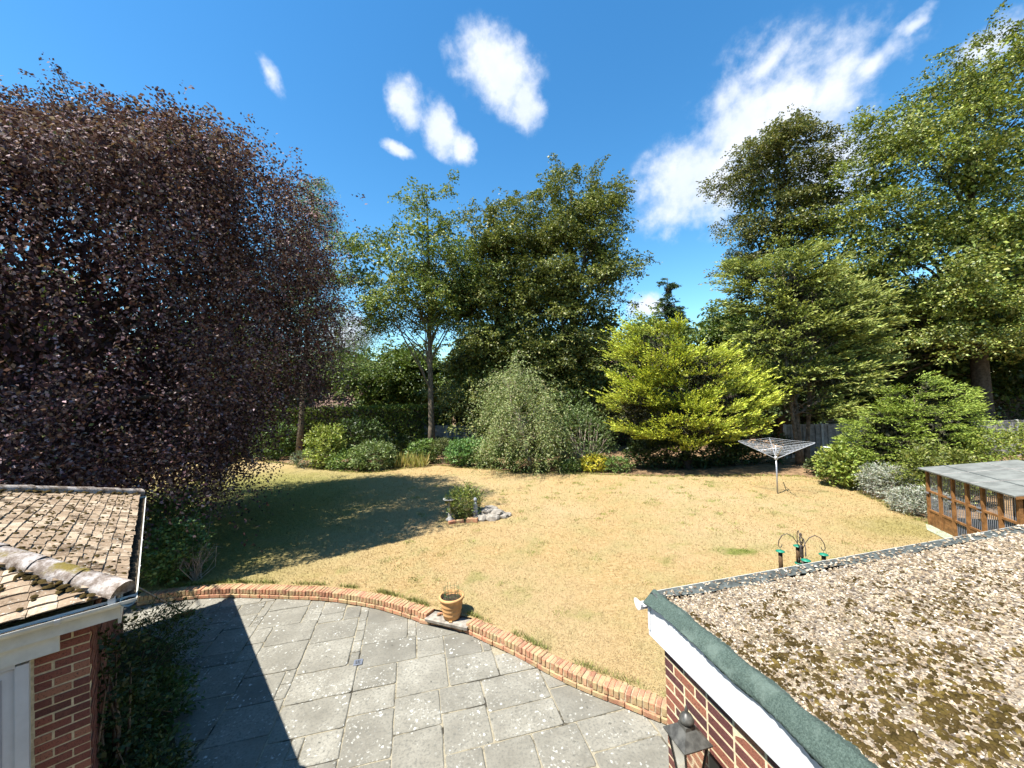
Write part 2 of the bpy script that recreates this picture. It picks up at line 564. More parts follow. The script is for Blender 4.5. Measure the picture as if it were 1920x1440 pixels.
M_FELT = make_felt()
M_FELT_D = plain('dark_dirty_felt', (0.075, 0.085, 0.08), 0.95, 0.15, var=0.45, scale=16, bump=0.004)
M_FELT_G = plain('grey_coop_felt', (0.155, 0.16, 0.145), 0.95, 0.15, var=0.22, scale=4, bump=0.004)
M_WHITE = plain('white_plastic', (0.60, 0.605, 0.61), 0.4, 0.35, var=0.07, scale=5)
M_WHITE_W = plain('weathered_white_plastic', (0.72, 0.71, 0.64), 0.5, 0.3, var=0.10, scale=7)
M_BLACK = plain('black_cable', (0.015, 0.015, 0.015), 0.6, 0.3)
M_DEBRIS = plain('leaf_litter', (0.05, 0.038, 0.025), 0.95, 0.1, var=0.6, scale=30, bump=0.02)
M_WOOD = plain('orange_stained_timber', (0.21, 0.10, 0.034), 0.7, 0.25, var=0.38, scale=9)
M_STEEL = plain('galvanised_bar', (0.30, 0.32, 0.37), 0.4, 0.5, 0.6, var=0.1)
M_ALU = plain('aluminium_tube', (0.42, 0.43, 0.45), 0.35, 0.5, 0.5, var=0.06)
M_LINE = plain('pale_line', (0.45, 0.47, 0.49), 0.5, 0.3)
M_IRON = plain('bronze_black_iron', (0.055, 0.045, 0.04), 0.5, 0.4, 0.2, var=0.3, scale=30)
M_LAMP = plain('weathered_lantern_metal', (0.085, 0.082, 0.072), 0.45, 0.5, 0.3, var=0.45, scale=18)
M_LAMPB = plain('black_lantern_metal', (0.012, 0.012, 0.013), 0.35, 0.5, var=0.2)
M_TERRA = plain('terracotta', (0.50, 0.275, 0.115), 0.85, 0.2, var=0.14, scale=9, bump=0.003)
M_STONE = plain('pale_grey_stone', (0.42, 0.40, 0.36), 0.9, 0.15, var=0.25, scale=11, bump=0.006)
M_STONE_D = plain('rockery_stone', (0.27, 0.24, 0.20), 0.9, 0.15, var=0.4, scale=8, bump=0.012)
M_STATUE = plain('lead_grey_cast_stone', (0.27, 0.28, 0.30), 0.8, 0.2, var=0.2, scale=20)
M_GREENP = plain('green_plastic', (0.012, 0.17, 0.10), 0.45, 0.4, var=0.1)
M_BLUEP = plain('blue_plastic', (0.16, 0.32, 0.62), 0.45, 0.4, var=0.1)
M_WIRE = plain('green_coated_wire', (0.05, 0.12, 0.05), 0.6, 0.3)
M_BIN = plain('dark_green_plastic', (0.012, 0.035, 0.028), 0.55, 0.3, var=0.15)
M_FENCE = plain('weathered_fence_timber', (0.26, 0.245, 0.225), 0.9, 0.1, var=0.3, scale=5, bump=0.004)
M_POST = plain('concrete_post', (0.40, 0.385, 0.35), 0.9, 0.1, var=0.15, scale=8)
M_BARK = plain('grey_brown_bark', (0.16, 0.125, 0.09), 0.95, 0.1, var=0.4, scale=7, bump=0.03)
M_BARK_P = plain('pale_beech_bark', (0.30, 0.255, 0.21), 0.9, 0.1, var=0.35, scale=5, bump=0.015)
M_BARK_D = plain('dark_bark', (0.075, 0.06, 0.048), 0.95, 0.1, var=0.4, scale=7, bump=0.03)
M_TWIG = plain('dry_twig', (0.34, 0.28, 0.22), 0.9, 0.1, var=0.25, scale=12)
M_SOIL = plain('dry_bed_soil', (0.21, 0.135, 0.075), 0.95, 0.05, var=0.45, scale=5, bump=0.03)
M_EARTH = plain('dark_earth', (0.07, 0.055, 0.03), 0.95, 0.05, var=0.4, scale=2, bump=0.03)  # even dark soil colour with random mottling
M_HWALL = plain('far_house_render', (0.55, 0.50, 0.44), 0.9, 0.1, var=0.08, scale=1)
M_HROOF = plain('far_house_roof', (0.15, 0.10, 0.08), 0.9, 0.1, var=0.2, scale=4)


def make_glass(name, tint):
    m, nb = mat(name)
    b = nb.n('BsdfPrincipled', None, Roughness=0.08)
    b.inputs['Base Color'].default_value = (*tint, 1)
    b.inputs['Transmission Weight'].default_value = 0.85
    o = nb.n('OutputMaterial')
    nb.link(b.outputs[0], o.inputs[0])
    return m


M_PANE = make_glass('lantern_pane', (0.75, 0.68, 0.55))
M_WPANE = plain('dark_window_pane', (0.03, 0.035, 0.04), 0.08, 0.5, var=0.1)


def leaf_mat(name, trans=0.2, rough=0.5, spec=0.4, tcol=1.3):
    m, nb = mat(name)
    a = nb.n('Attribute', dict(attribute_name='Col')).outputs['Color']
    b = nb.n('BsdfPrincipled', None, Base_Color=a, Roughness=rough)
    b.inputs['Specular IOR Level'].default_value = spec
    tc = nb.mix(1.0, a, (tcol, tcol * 1.05, tcol * 0.6), 'MULTIPLY')
    t = nb.n('BsdfTranslucent', None, Color=tc)
    mx = nb.n('MixShader', None, _0=trans)
    nb.link(b.outputs[0], mx.inputs[1])
    nb.link(t.outputs[0], mx.inputs[2])
    o = nb.n('OutputMaterial')
    nb.link(mx.outputs[0], o.inputs[0])
    return m


M_LEAF = leaf_mat('green_leaf')
M_LEAF_C = leaf_mat('conifer_leaf', 0.18, 0.6, 0.25)
M_LEAF_P = leaf_mat('copper_leaf', 0.14, 0.65, 0.15, 1.3)

from mathutils import noise as mn

# ------------------------------------------------------------------ ground, lawn, beds, patio
UA, VA, ZA = np.array([.9686, .2487, 0]), np.array([-.2487, .9686, 0]), np.array([0, 0, 1.])
AA, BA = np.array([.732, .681, 0]), np.array([-.681, .732, 0])

LAWN_Z = 0.19
g = G().add([(-300, -60, -.07), (300, -60, -.07), (300, 600, -.07), (-300, 600, -.07)], [(0, 1, 2, 3)])
tag(g.build('ground', M_EARTH), kind='structure')

EDGE_L = spline([(-7.9, 8.05), (-7.33, 8.20), (-6.27, 8.29), (-4.82, 8.14), (-3.86, 8.0), (-2.87, 7.70), (-2.14, 7.36), (-1.72, 7.12)], 0.075)
EDGE_R = spline([(-.90, 6.80), (-.12, 6.23), (.57, 5.66), (1.04, 5.335), (1.41, 5.117), (1.74, 4.909), (2.2, 4.62), (2.7, 4.25)], 0.075)
EDGE = np.vstack([EDGE_L, [(-1.5, 7.02), (-1.1, 6.92)], EDGE_R])


def edge_y(x):
    return np.interp(x, EDGE[:, 0], EDGE[:, 1])


# lawn sheet, following the back of the edging
back = [(p[0] + 0.03, p[1] + 0.2) for p in EDGE[::6]]
lawn_xy = back + [(2.9, 4.3), (2.9, -8), (60, -8), (60, 70), (-60, 70), (-60, 8.4)]
g = G()
n_ = len(lawn_xy)
g.add([(x, y, LAWN_Z) for x, y in lawn_xy], [tuple(range(n_))])
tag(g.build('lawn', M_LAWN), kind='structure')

# bed round the back and right of the lawn: a sheet of dry soil and bark
BED = [(-26, 27), (-17.6, 25.6), (-13, 23.2), (-10.2, 21.4), (-7.5, 20.4), (-5.9, 21.3), (-4.4, 21.8), (-2.5, 20.8), (-.7, 19.9), (1.4, 19.0), (3.4, 18.5), (6.9, 17.5),
       (10.3, 17.2), (12.4, 16.6), (12.75, 15.4), (12.5, 14.2), (12.15, 13.1), (11.75, 11.8), (11.55, 10.9), (11.9, 10.4), (14.5, 10.2)]
bl = spline(BED, 0.3)
bl = bl + RNG.normal(0, 0.035, bl.shape)
outer = [(40, 10.2), (40, 68), (-58, 68), (-58, 27)]
P_ = [tuple(p) for p in bl] + outer
g = G().add([(x, y, LAWN_Z + .008) for x, y in P_], [tuple(range(len(P_)))])
tag(g.build('flower_bed', M_SOIL), kind='structure')

# concrete pad in front of the coop
pad = [(11.35, 10.75), (10.95, 10.35), (10.0, 7.6), (10.5, 7.4), (11.3, 9.9), (11.6, 10.6)]
M_PAD = plain('algae_green_concrete', (0.30, 0.33, 0.24), 0.9, 0.1, var=0.2, scale=4, bump=0.004)
g = G().add([(x, y, LAWN_Z + .012) for x, y in pad], [tuple(range(6))])
tag(g.build('concrete_path', M_PAD), kind='structure')

# patio: a mortar sheet with every slab laid on it
g = G().add([(-9.5, 1.0, -.014), (4.5, 1.0, -.014), (4.5, 9.3, -.014), (-9.5, 9.3, -.014)], [(0, 1, 2, 3)])
patio = tag(g.build('patio', M_JOINT), kind='structure')


def lay_slabs():
    rg = np.random.default_rng(21)
    c = 0.15
    U0, V0 = -8.0, 1.2
    nu, nv = 84, 64
    occ = np.zeros((nu, nv), bool)
    kinds = [(4, 4), (5, 4), (6, 4), (4, 3), (3, 4), (3, 3), (6, 5), (6, 3), (5, 5), (4, 5), (3, 2)]
    wts = np.array([3.5, 4, 6, 2, 1.5, 1, 3, 2, 3, 2, .4])
    for j in range(nv):
        for i in range(nu):
            if occ[i, j]:
                continue
            order = rg.choice(len(kinds), len(kinds), False, wts / wts.sum())
            for w, h in [kinds[k] for k in order] + [(2, 3), (3, 2), (2, 2), (1, 2), (2, 1), (1, 1)]:
                if i + w > nu or j + h > nv or occ[i:i + w, j:j + h].any():
                    continue
                occ[i:i + w, j:j + h] = True
                cu, cv = U0 + (i + w / 2) * c, V0 + (j + h / 2) * c
                P = cu * UA + cv * VA
                half = max(w, h) * c / 2
                if P[1] - half * .6 > edge_y(P[0]) + .12 or P[1] < 2.3:
                    break
                if P @ AA < .18 and P @ BA < 9.7:
                    break
                rel = P - np.array([1.044, 3.131, 0])
                if rel @ UA > .35 and rel @ VA < -.4:
                    break
                gap = rg.uniform(.006, .013)
                x, y = w * c / 2 - gap, h * c / 2 - gap
                z = rg.normal(0, .0022)
                t = rg.normal(0, .004)
                # irregular, slightly worn outline
                ring = []
                for (sx, sy, ex, ey) in ((-1, -1, 1, -1), (1, -1, 1, 1), (1, 1, -1, 1), (-1, 1, -1, -1)):
                    for q in (0.03, .35, .68, .97):
                        ring.append(((sx + (ex - sx) * q) * x, (sy + (ey - sy) * q) * y))
                ring = np.array(ring) + rg.normal(0, .0035, (16, 2))
                ins = ring * (1 - .011 / np.array([x, y]))
                tilt = rg.normal(0, .004, 2)
                V = []
                for arr, zz in ((ring, -.03), (ring, -.007), (ins, 0.0)):
                    for px, py in arr:
                        V.append(P + UA * px + VA * py + ZA * (zz + z + tilt[0] * px + tilt[1] * py))
                F = [tuple(range(32, 48))]
                for a in (0, 16):
                    for k in range(16):
                        F.append((a + k, a + (k + 1) % 16, a + 16 + (k + 1) % 16, a + 16 + k))
                V = np.array(V)
                o = mesh_obj('paving_slab', V - P, F, M_SLAB)
                o.location = P
                o.parent = patio
                break


lay_slabs()
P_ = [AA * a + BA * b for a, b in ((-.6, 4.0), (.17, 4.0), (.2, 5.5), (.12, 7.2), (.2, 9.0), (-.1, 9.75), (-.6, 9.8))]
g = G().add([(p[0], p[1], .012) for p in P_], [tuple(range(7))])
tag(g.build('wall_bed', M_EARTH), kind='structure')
# low ground under the corner shrubs beyond the small building
# small drain in the paving
dr = thing('drain_cover', 'small square metal drain cover set into the grey paving slabs', 'drain', (-2.56, 6.16, .004))
g = G()
for sx, sy, w, h in ((0, -.055, .13, .02), (0, .055, .13, .02), (-.055, 0, .02, .09), (.055, 0, .02, .09)):
    g.box(np.array([-2.56, 6.16, .008]) + UA * sx + VA * sy, (w, h, .012), (UA, VA, ZA))
g.build('frame', M_STEEL, dr)
for k in range(4):
    G().box(np.array([-2.56, 6.16, .006]) + UA * (-.036 + .024 * k), (.010, .09, .008), (UA, VA, ZA)).build('slat', M_STEEL, dr)

# ------------------------------------------------------------------ curved brick edging
edging = thing('edging_wall', 'low curved wall of old bricks set on edge between patio and lawn', 'wall', (-3.86, 8.0, 0))


def brick_mesh(name, s, m, bev=.006, seed=0):
    rg = np.random.default_rng(seed)
    x, y, z = np.array(s) / 2
    b = bev
    V, F = [], []
    # box with every edge chamfered: 24 vertices
    for sx in (-1, 1):
        for sy in (-1, 1):
            for sz in (-1, 1):
                V += [(sx * x, sy * (y - b), sz * (z - b)), (sx * (x - b), sy * y, sz * (z - b)), (sx * (x - b), sy * (y - b), sz * z)]
    import bmesh
    bm = bmesh.new()
    for v in V:
        bm.verts.new(np.array(v) + rg.normal(0, b * .22, 3))
    bmesh.ops.convex_hull(bm, input=bm.verts)
    me = bpy.data.meshes.new(name)
    bm.to_mesh(me)
    bm.free()
    me.materials.append(m)
    return me


ET = [brick_mesh('brick', (.065, .212, .102), M_BRICK_E, .008, s) for s in range(5)]
EB = [brick_mesh('brick', (.213, .10, .066), M_BRICK_E, .006, s + 10) for s in range(3)]
rg = np.random.default_rng(3)
for EC in (EDGE_L, EDGE_R):
    T = unit(np.gradient(EC, axis=0))
    for i in range(len(EC)):
        t3 = np.array([T[i, 0], T[i, 1], 0])
        n3 = np.array([-t3[1], t3[0], 0])
        rot = rg.normal(0, .02, 3)
        A = np.array([unit(t3 + n3 * rot[0] + ZA * rot[1]), unit(n3 - t3 * rot[0] + ZA * rot[2]), ZA])
        c = np.array([*EC[i], 0]) + n3 * (.106 + rg.normal(0, .004)) + ZA * (.139 + rg.normal(0, .0035))
        inst(ET[i % 5], 'brick', c, edging, A, (1 + rg.normal(0, .02), 1 + rg.normal(0, .015), 1))
full = np.vstack([EDGE_L, spline([EDGE_L[-1], (-1.45, 7.06), (-1.15, 6.94), EDGE_R[0]], .075)[1:-1], EDGE_R])
s_ = np.concatenate([[0], np.cumsum(np.linalg.norm(np.diff(full, axis=0), axis=1))])
k = 0
d = .11
while d < s_[-1] - .11:
    p = np.array([np.interp(d, s_, full[:, 0]), np.interp(d, s_, full[:, 1]), 0])
    p2 = np.array([np.interp(d + .05, s_, full[:, 0]), np.interp(d + .05, s_, full[:, 1]), 0])
    t3 = unit(p2 - p)
    n3 = np.array([-t3[1], t3[0], 0])
    inst(EB[k % 3], 'brick', p + n3 * (.036 + rg.normal(0, .003)) + ZA * .043, edging, (t3, n3, ZA))
    d += .2245
    k += 1
# mortar core: a ribbon behind and between the bricks
V, F = [], []
T = unit(np.gradient(full, axis=0))
for i in range(len(full)):
    n2 = np.array([-T[i, 1], T[i, 0]])
    isgap = np.linalg.norm(full[i] - np.array([-1.3, 7.0])) < .47
    top = .085 if isgap else .178
    for off, z in ((.012, -.01), (.012, .083), (.02, top), (.2, top), (.2, -.01)):
        V.append((*(full[i] + n2 * off), z))
for i in range(len(full) - 1):
    for j in range(4):
        F.append((i * 5 + j, (i + 1) * 5 + j, (i + 1) * 5 + j + 1, i * 5 + j + 1))
V = np.array(V)
M_EMORT = plain('edging_mortar', (0.36, 0.29, 0.19), 0.95, 0.1, var=0.3, scale=25, bump=.004)
o = mesh_obj('mortar', V, F, M_EMORT, root_loc(edging))
o.parent = edging
# stone slab in the break of the edging, carrying the pot
st = thing('stone_slab', 'flat grey stone slab set in the gap of the brick edging under the pot', 'slab', (-1.25, 7.1, .09))
gx = unit(np.array([.9, -.36, 0]))
gy = np.array([-gx[1], gx[0], 0])
G().bevbox((-1.22, 7.13, .118), (.86, .50, .06), (gx, gy, ZA), .012, .006).build('slab', M_STONE_D, st)

# ------------------------------------------------------------------ left: small hip roofed building
LB = np.array([*(AA * -.45 + BA * 5.32)[:2], 0])


def ab(a, b, z):
    p = AA * a + BA * b
    return np.array([p[0], p[1], z])


left = thing('garden_room', 'single storey red brick building with mossy hipped tile roof and white gutter', 'building', LB)
TAN = math.tan(math.radians(22))
# walls
core = G()
core.box(ab(-2.963, 7.768, 1.15), (5.018, 4.9, 2.3), (AA, BA, ZA))
wall_l = core.build('wall', M_MORTAR, left)
BK = [brick_mesh('brick', (.211, .10, .0625), M_BRICK_L, .003, s + 20) for s in range(3)]
BH = [brick_mesh('brick', (.099, .10, .0625), M_BRICK_L, .003, s + 30) for s in range(3)]
rg = np.random.default_rng(5)
low = G()
for c in range(30):
    z = .04 + c * .075
    # front pier: stretcher and header alternate
    if c % 2:
        row = [(-.45 - .107, 0), (-.45 - .225 - .051, 1)]
    else:
        row = [(-.45 - .051, 1), (-.45 - .113 - .107, 0)]
    for a, h in row:
        p = ab(a - .002, 5.364, z)
        if z > .8:
            inst((BH if h else BK)[c % 3], 'brick', p + rg.normal(0, .0015, 3), wall_l, (AA, BA, ZA))
        else:
            low.box(p, (.102 if h else .214, .10, .065), (AA, BA, ZA))
    # side wall
    b = 5.32 + (.107 if c % 2 == 0 else .22) + .012
    while b < 10.1:
        low.box(ab(-.494, b, z) + rg.normal(0, .002, 3), (.10, .214, .065), (AA, BA, ZA))
        b += .225
low.build('brickwork', M_BRICK_L, wall_l, kind='stuff')
# white door leaf and frame beside the pier
door = G()
door.box(ab(-1.618, 5.3, 1.0), (1.488, .05, 2.02), (AA, BA, ZA))
door = door.build('door', M_WHITE, left)
for a, w in ((-.835, .075), (-2.40, .075)):
    G().box(ab(a, 5.29, 1.0), (w, .07, 2.06), (AA, BA, ZA)).build('frame', M_WHITE, door)
G().box(ab(-1.62, 5.29, 2.045), (1.50, .072, .05), (AA, BA, ZA)).build('frame', M_WHITE, door)
for a in (-.945, -1.25):
    G().box(ab(a, 5.2735, 1.0), (.006, .004, 1.9), (AA, BA, ZA)).build('groove', plain('grey_groove', (.30, .31, .33), .6), door)
G().box(ab(-2.2, 5.245, 2.135), (3.15, .03, .15), (AA, BA, ZA)).build('head_board', M_WHITE_W, left)
# fascias
G().box(ab(-2.9, 5.185, 2.30), (5.3, .024, .17), (AA, BA, ZA)).build('fascia', M_WHITE_W, left)
G().box(ab(-.262, 7.85, 2.25), (.022, 5.02, .30), (AA, BA, ZA)).build('fascia', M_WHITE, left)
G().box(ab(-.34, 7.8, 2.19), (.14, 4.9, .012), (AA, BA, ZA)).build('soffit', M_WHITE_W, left)
G().box(ab(-2.9, 5.26, 2.215), (5.0, .13, .012), (AA, BA, ZA)).build('soffit', M_WHITE_W, left)


def channel(gm, p0, p1, r, out, th=.004, n=9):
    """half round gutter between two points, open at the top"""
    p0, p1 = np.asarray(p0, float), np.asarray(p1, float)
    V = []
    for p in (p0, p1):
        for rr in (r, r - th):
            for i in range(n):
                a = math.pi * i / (n - 1)
                V.append(p + out * (rr * math.cos(a)) - ZA * (rr * math.sin(a)))
    F = []
    for i in range(n - 1):
        F.append((i, i + 1, 2 * n + i + 1, 2 * n + i))
        F.append((n + i + 1, n + i, 3 * n + i, 3 * n + i + 1))
    F += [(0, 2 * n, 3 * n, n), (n - 1, 2 * n - 1, 4 * n - 1, 3 * n - 1)]
    gm.add(V, F)


gt = G()
channel(gt, ab(-.14, 5.12, 2.395), ab(-5.4, 5.12, 2.395), .058, -BA)
channel(gt, ab(-.19, 5.06, 2.395), ab(-.19, 10.42, 2.395), .058, AA)
for p, ax in ((ab(-.19, 10.422, 2.395), BA), (ab(-.132, 5.12, 2.395), AA)):
    o_ = np.cross(ZA, ax)
    V = [p + o_ * .06 * math.cos(t) - ZA * .06 * math.sin(t) for t in np.linspace(0, math.pi, 9)]
    gt.add(V, [tuple(range(9))])
gut = gt.build('gutter', M_WHITE_W, left)
for a in (-.6, -1.25, -2.1):
    q = G()
    channel(q, ab(a, 5.12, 2.395), ab(a - .035, 5.12, 2.395), .064, -BA)
    q.build('bracket', M_WHITE, gut)
for b in (6.0, 7.1, 8.2, 9.3):
    q = G()
    channel(q, ab(-.19, b, 2.395), ab(-.19, b + .035, 2.395), .064, AA)
    q.build('bracket', M_WHITE, gut)
G().box(ab(-.30, 5.13, 2.42), (.05, .05, .10), (AA, BA, ZA)).build('end_clip', M_WHITE, gut)
q = G()
n = 60
V = []
for i in range(n):
    b = 5.15 + 5.2 * i / (n - 1)
    for a, w in ((-.235, .3), (-.19, 1), (-.148, .2)):
        V.append(ab(a, b, 2.372 + .018 * w * RNG.random()))
q.add(V, [(i * 3 + j, i * 3 + j + 1, i * 3 + j + 4, i * 3 + j + 3) for i in range(n - 1) for j in (0, 1)])
V = []
for i in range(n):
    a = -.15 - 4.5 * i / (n - 1)
    for b, w in ((5.165, .3), (5.12, 1), (5.08, .2)):
        V.append(ab(a, b, 2.370 + .018 * w * RNG.random()))
q.add(V, [(i * 3 + j, i * 3 + j + 1, i * 3 + j + 4, i * 3 + j + 3) for i in range(n - 1) for j in (0, 1)])
q.build('leaf_litter', M_DEBRIS, gut, kind='stuff')

# roof: under sheet, every tile, hip caps
EA, EB_N, EB_F, EZ = -.235, 5.165, 10.42, 2.435
HALF = (EB_F - EB_N) / 2
rs = G()
c0, c1 = ab(EA, EB_N, EZ), ab(EA, EB_F, EZ)
r0, r1 = ab(EA - HALF, (EB_N + EB_F) / 2, EZ + HALF * TAN), ab(EA - HALF - 3, (EB_N + EB_F) / 2, EZ + HALF * TAN)
w0, w1 = ab(EA - HALF - 3, EB_N, EZ), ab(EA - HALF - 3, EB_F, EZ)
rs.add([c0, c1, r0], [(0, 1, 2)]).add([c0, r0, r1, w0], [(0, 1, 2, 3)]).add([c1, w1, r1, r0], [(0, 1, 2, 3)])
roof_l = rs.build('roof', M_DEBRIS, left)
SL = 1 / math.cos(math.radians(22))
tiles = []
cs, sn = math.cos(math.radians(22)), math.sin(math.radians(22))
rg = np.random.default_rng(8)
for row in range(27):
    s = (row * .1 + .085) * cs
    # side slope (rises towards -a)
    b = EB_N + s + (.0825 if row % 2 else 0) - .10
    while b < EB_F - s + .06:
        if b > EB_N + s - .06:
            tiles.append((0, ab(EA - s, b, EZ + s * TAN)))
        b += .1665
    a = EA - s - (.0825 if row % 2 else 0) + .10
    while a > -4.3:
        if a < EA - s + .06:
            tiles.append((1, ab(a, EB_N + s, EZ + s * TAN)))
        a -= .1665
tl = math.radians(6.5)
fr = []
for d_ in (-AA, BA):
    row_dir = BA if d_ is not BA else AA
    upv = d_ * cs + ZA * sn
    nv = np.cross(row_dir, upv)
    if nv[2] < 0:
        nv = -nv
    up2 = upv * math.cos(tl) - nv * math.sin(tl)
    nv2 = nv * math.cos(tl) + upv * math.sin(tl)
    fr.append((row_dir, up2, nv2, nv))


def tile_mesh(seed):
    rg = np.random.default_rng(seed)
    V, F = [], []
    for iz, z in enumerate((-.006, .006)):
        for y in (-.095, .11):
            for x in (-.0815, -.03, .03, .0815):
                V.append((x, y + (rg.normal(0, .003) if y < 0 else 0), z + .006 * (1 - (x / .0815) ** 2) + rg.normal(0, .0012)))
    idx = lambda z, y, x: z * 8 + y * 4 + x
    for x in range(3):
        F += [(idx(1, 0, x), idx(1, 0, x + 1), idx(1, 1, x + 1), idx(1, 1, x)), (idx(0, 0, x), idx(0, 1, x), idx(0, 1, x + 1), idx(0, 0, x + 1)),
              (idx(0, 0, x), idx(0, 0, x + 1), idx(1, 0, x + 1), idx(1, 0, x))]
    F += [(idx(0, 0, 0), idx(1, 0, 0), idx(1, 1, 0), idx(0, 1, 0)), (idx(0, 0, 3), idx(0, 1, 3), idx(1, 1, 3), idx(1, 0, 3))]
    return np.array(V), F


TM = []
for s in range(4):
    V, F = tile_mesh(s)
    o = mesh_obj('roof_tile', V, F, M_TILE)
    TM.append((o.data, V, F))
    bpy.data.objects.remove(o)


def shown(p):
    dist = np.linalg.norm(p - np.array([0, 0, 4.2]))
    return dist + (50 if p[0] / max(p[1], .1) < -1.40 else 0)


tiles.sort(key=lambda t: shown(t[1]))
rest = G()
mossp = []
for i, (k, p) in enumerate(tiles):
    rd, up2, nv2, nv = fr[k]
    yaw = rg.normal(0, .012)
    A = np.array([unit(rd + up2 * yaw), unit(up2 - rd * yaw), nv2])
    if np.linalg.det(A) < 0:
        A[0] = -A[0]
    q = p + nv * (.016 + rg.normal(0, .002)) + up2 * rg.normal(0, .004)
    me, V, F = TM[rg.integers(4)]
    if i < 300:
        inst(me, 'roof_tile', q, roof_l, A)
    else:
        rest.add(q + V @ A, F)
    if shown(p) < 40:
        for _ in range(rg.poisson(1.3)):
            mossp.append((q + A[0] * rg.uniform(-.08, .08) - A[1] * rg.uniform(.0, .085) + nv * .012, rg.uniform(.010, .026) * (1.0 if k == 0 else 1.2)))
rest.build('roof_tiles', M_TILE, roof_l, kind='stuff')


def blob_mesh(name, pts, m, parent, flat=.55, seed=1, base=None):
    """many small lumpy cushions in one mesh"""
    rg = np.random.default_rng(seed)
    n, rings = 6, ((1.0, 0.0), (.7, .7))
    P = np.array([p for p, r in pts])
    R = np.array([r for p, r in pts])
    k = len(P)
    V = np.zeros((k, 13, 3))
    a = np.arange(n) * 2 * math.pi / n
    st = rg.uniform(.6, 1.5, (k, 1))
    for j, (rr, hh) in enumerate(rings):
        rad = R[:, None] * rr * rg.uniform(.7, 1.3, (k, n))
        V[:, j * 6:(j + 1) * 6, 0] = rad * np.cos(a) * st
        V[:, j * 6:(j + 1) * 6, 1] = rad * np.sin(a) / st
        V[:, j * 6:(j + 1) * 6, 2] = R[:, None] * flat * (hh - .25) * rg.uniform(.8, 1.2, (k, n))
    V[:, 12, 2] = R * flat * .8
    th = rg.uniform(0, 6.28, k)
    x = V[..., 0] * np.cos(th)[:, None] - V[..., 1] * np.sin(th)[:, None]
    y = V[..., 0] * np.sin(th)[:, None] + V[..., 1] * np.cos(th)[:, None]
    V[..., 0], V[..., 1] = x, y
    V += P[:, None, :]
    f = [(i, (i + 1) % 6, 6 + (i + 1) % 6, 6 + i) for i in range(6)] + [(6 + i, 7 + i, 6 + (i + 2) % 6, 12) for i in (0, 2, 4)]
    Fa = (np.array(f)[None] + (np.arange(k) * 13)[:, None, None]).reshape(-1, 4)
    o = mesh_obj(name, V.reshape(-1, 3), Fa, m, root_loc(parent), smooth=True)
    o.parent = parent
    o['kind'] = 'stuff'
    return o


# hip caps
for (p0, p1, n_) in ((c0, r0, 9), (c1, r0, 9)):
    d_ = p1 - p0
    ln = np.linalg.norm(d_)
    t3 = d_ / ln
    sd = unit(np.cross(t3, ZA))
    nn = np.cross(sd, t3)
    for i in range(n_):
        q = G()
        s0, s1 = i * ln / n_ - .01, (i + 1) * ln / n_ + .03
        V = []
        for s, r in ((s0, .098), ((s0 + s1) / 2, .092), (s1, .086)):
            for kk in range(11):
                a = math.pi * (kk - .5) / 9
                V.append(p0 + t3 * s + sd * r * math.cos(a) * 1.15 + nn * (.015 + r * math.sin(a)) + RNG.normal(0, .003, 3))
        q.add(V, [(r_ * 11 + k_, r_ * 11 + k_ + 1, (r_ + 1) * 11 + k_ + 1, (r_ + 1) * 11 + k_) for r_ in range(2) for k_ in range(10)])
        if i == 0:
            q.f.append(tuple(range(11)))
        q.build('ridge_tile', M_CAP, roof_l, smooth=True)
    for _ in range(170):
        s = RNG.uniform(.02, .8) * ln
        sgn = RNG.choice([-1, 1])
        mossp.append((p0 + t3 * s + sd * sgn * RNG.uniform(.09, .16) + nn * RNG.uniform(-.01, .03), RNG.uniform(.014, .038)))
blob_mesh('moss', mossp, M_MOSS, roof_l, .7)

# broom leaning on the side wall
br = thing('broom', 'wooden broom with long handle leaning on the small building, head on patio', 'broom', (-6.57, 7.64, 0))
hd, tp = np.array([-6.55, 7.62, .07]), np.array([-6.08, 6.12, 1.36])
G().tube([hd, tp], .0125, 8).build('handle', M_TWIG, br, smooth=True)
bx = unit(np.array([.75, .66, 0]))
by = np.array([-bx[1], bx[0], 0])
G().bevbox(hd + np.array([0, 0, -.005]), (.34, .06, .04), (bx, by, ZA), .008).build('head', M_WOOD, br)
q = G()
for i in range(12):
    for j in range(3):
        p = hd + bx * (-.15 + .3 * i / 11) + by * (-.02 + .02 * j)
        q.tube([p - ZA * .02, p - ZA * .068 + by * .006 * (j - 1)], (.010, .012), 5)
q.build('bristles', M_DEBRIS, br, kind='stuff')

# ------------------------------------------------------------------ right: flat roofed extension
RA = np.array([1.044, 3.131, 0])


def uv(u_, v_, z):
    p = RA + UA * u_ + VA * v_
    return np.array([p[0], p[1], z])


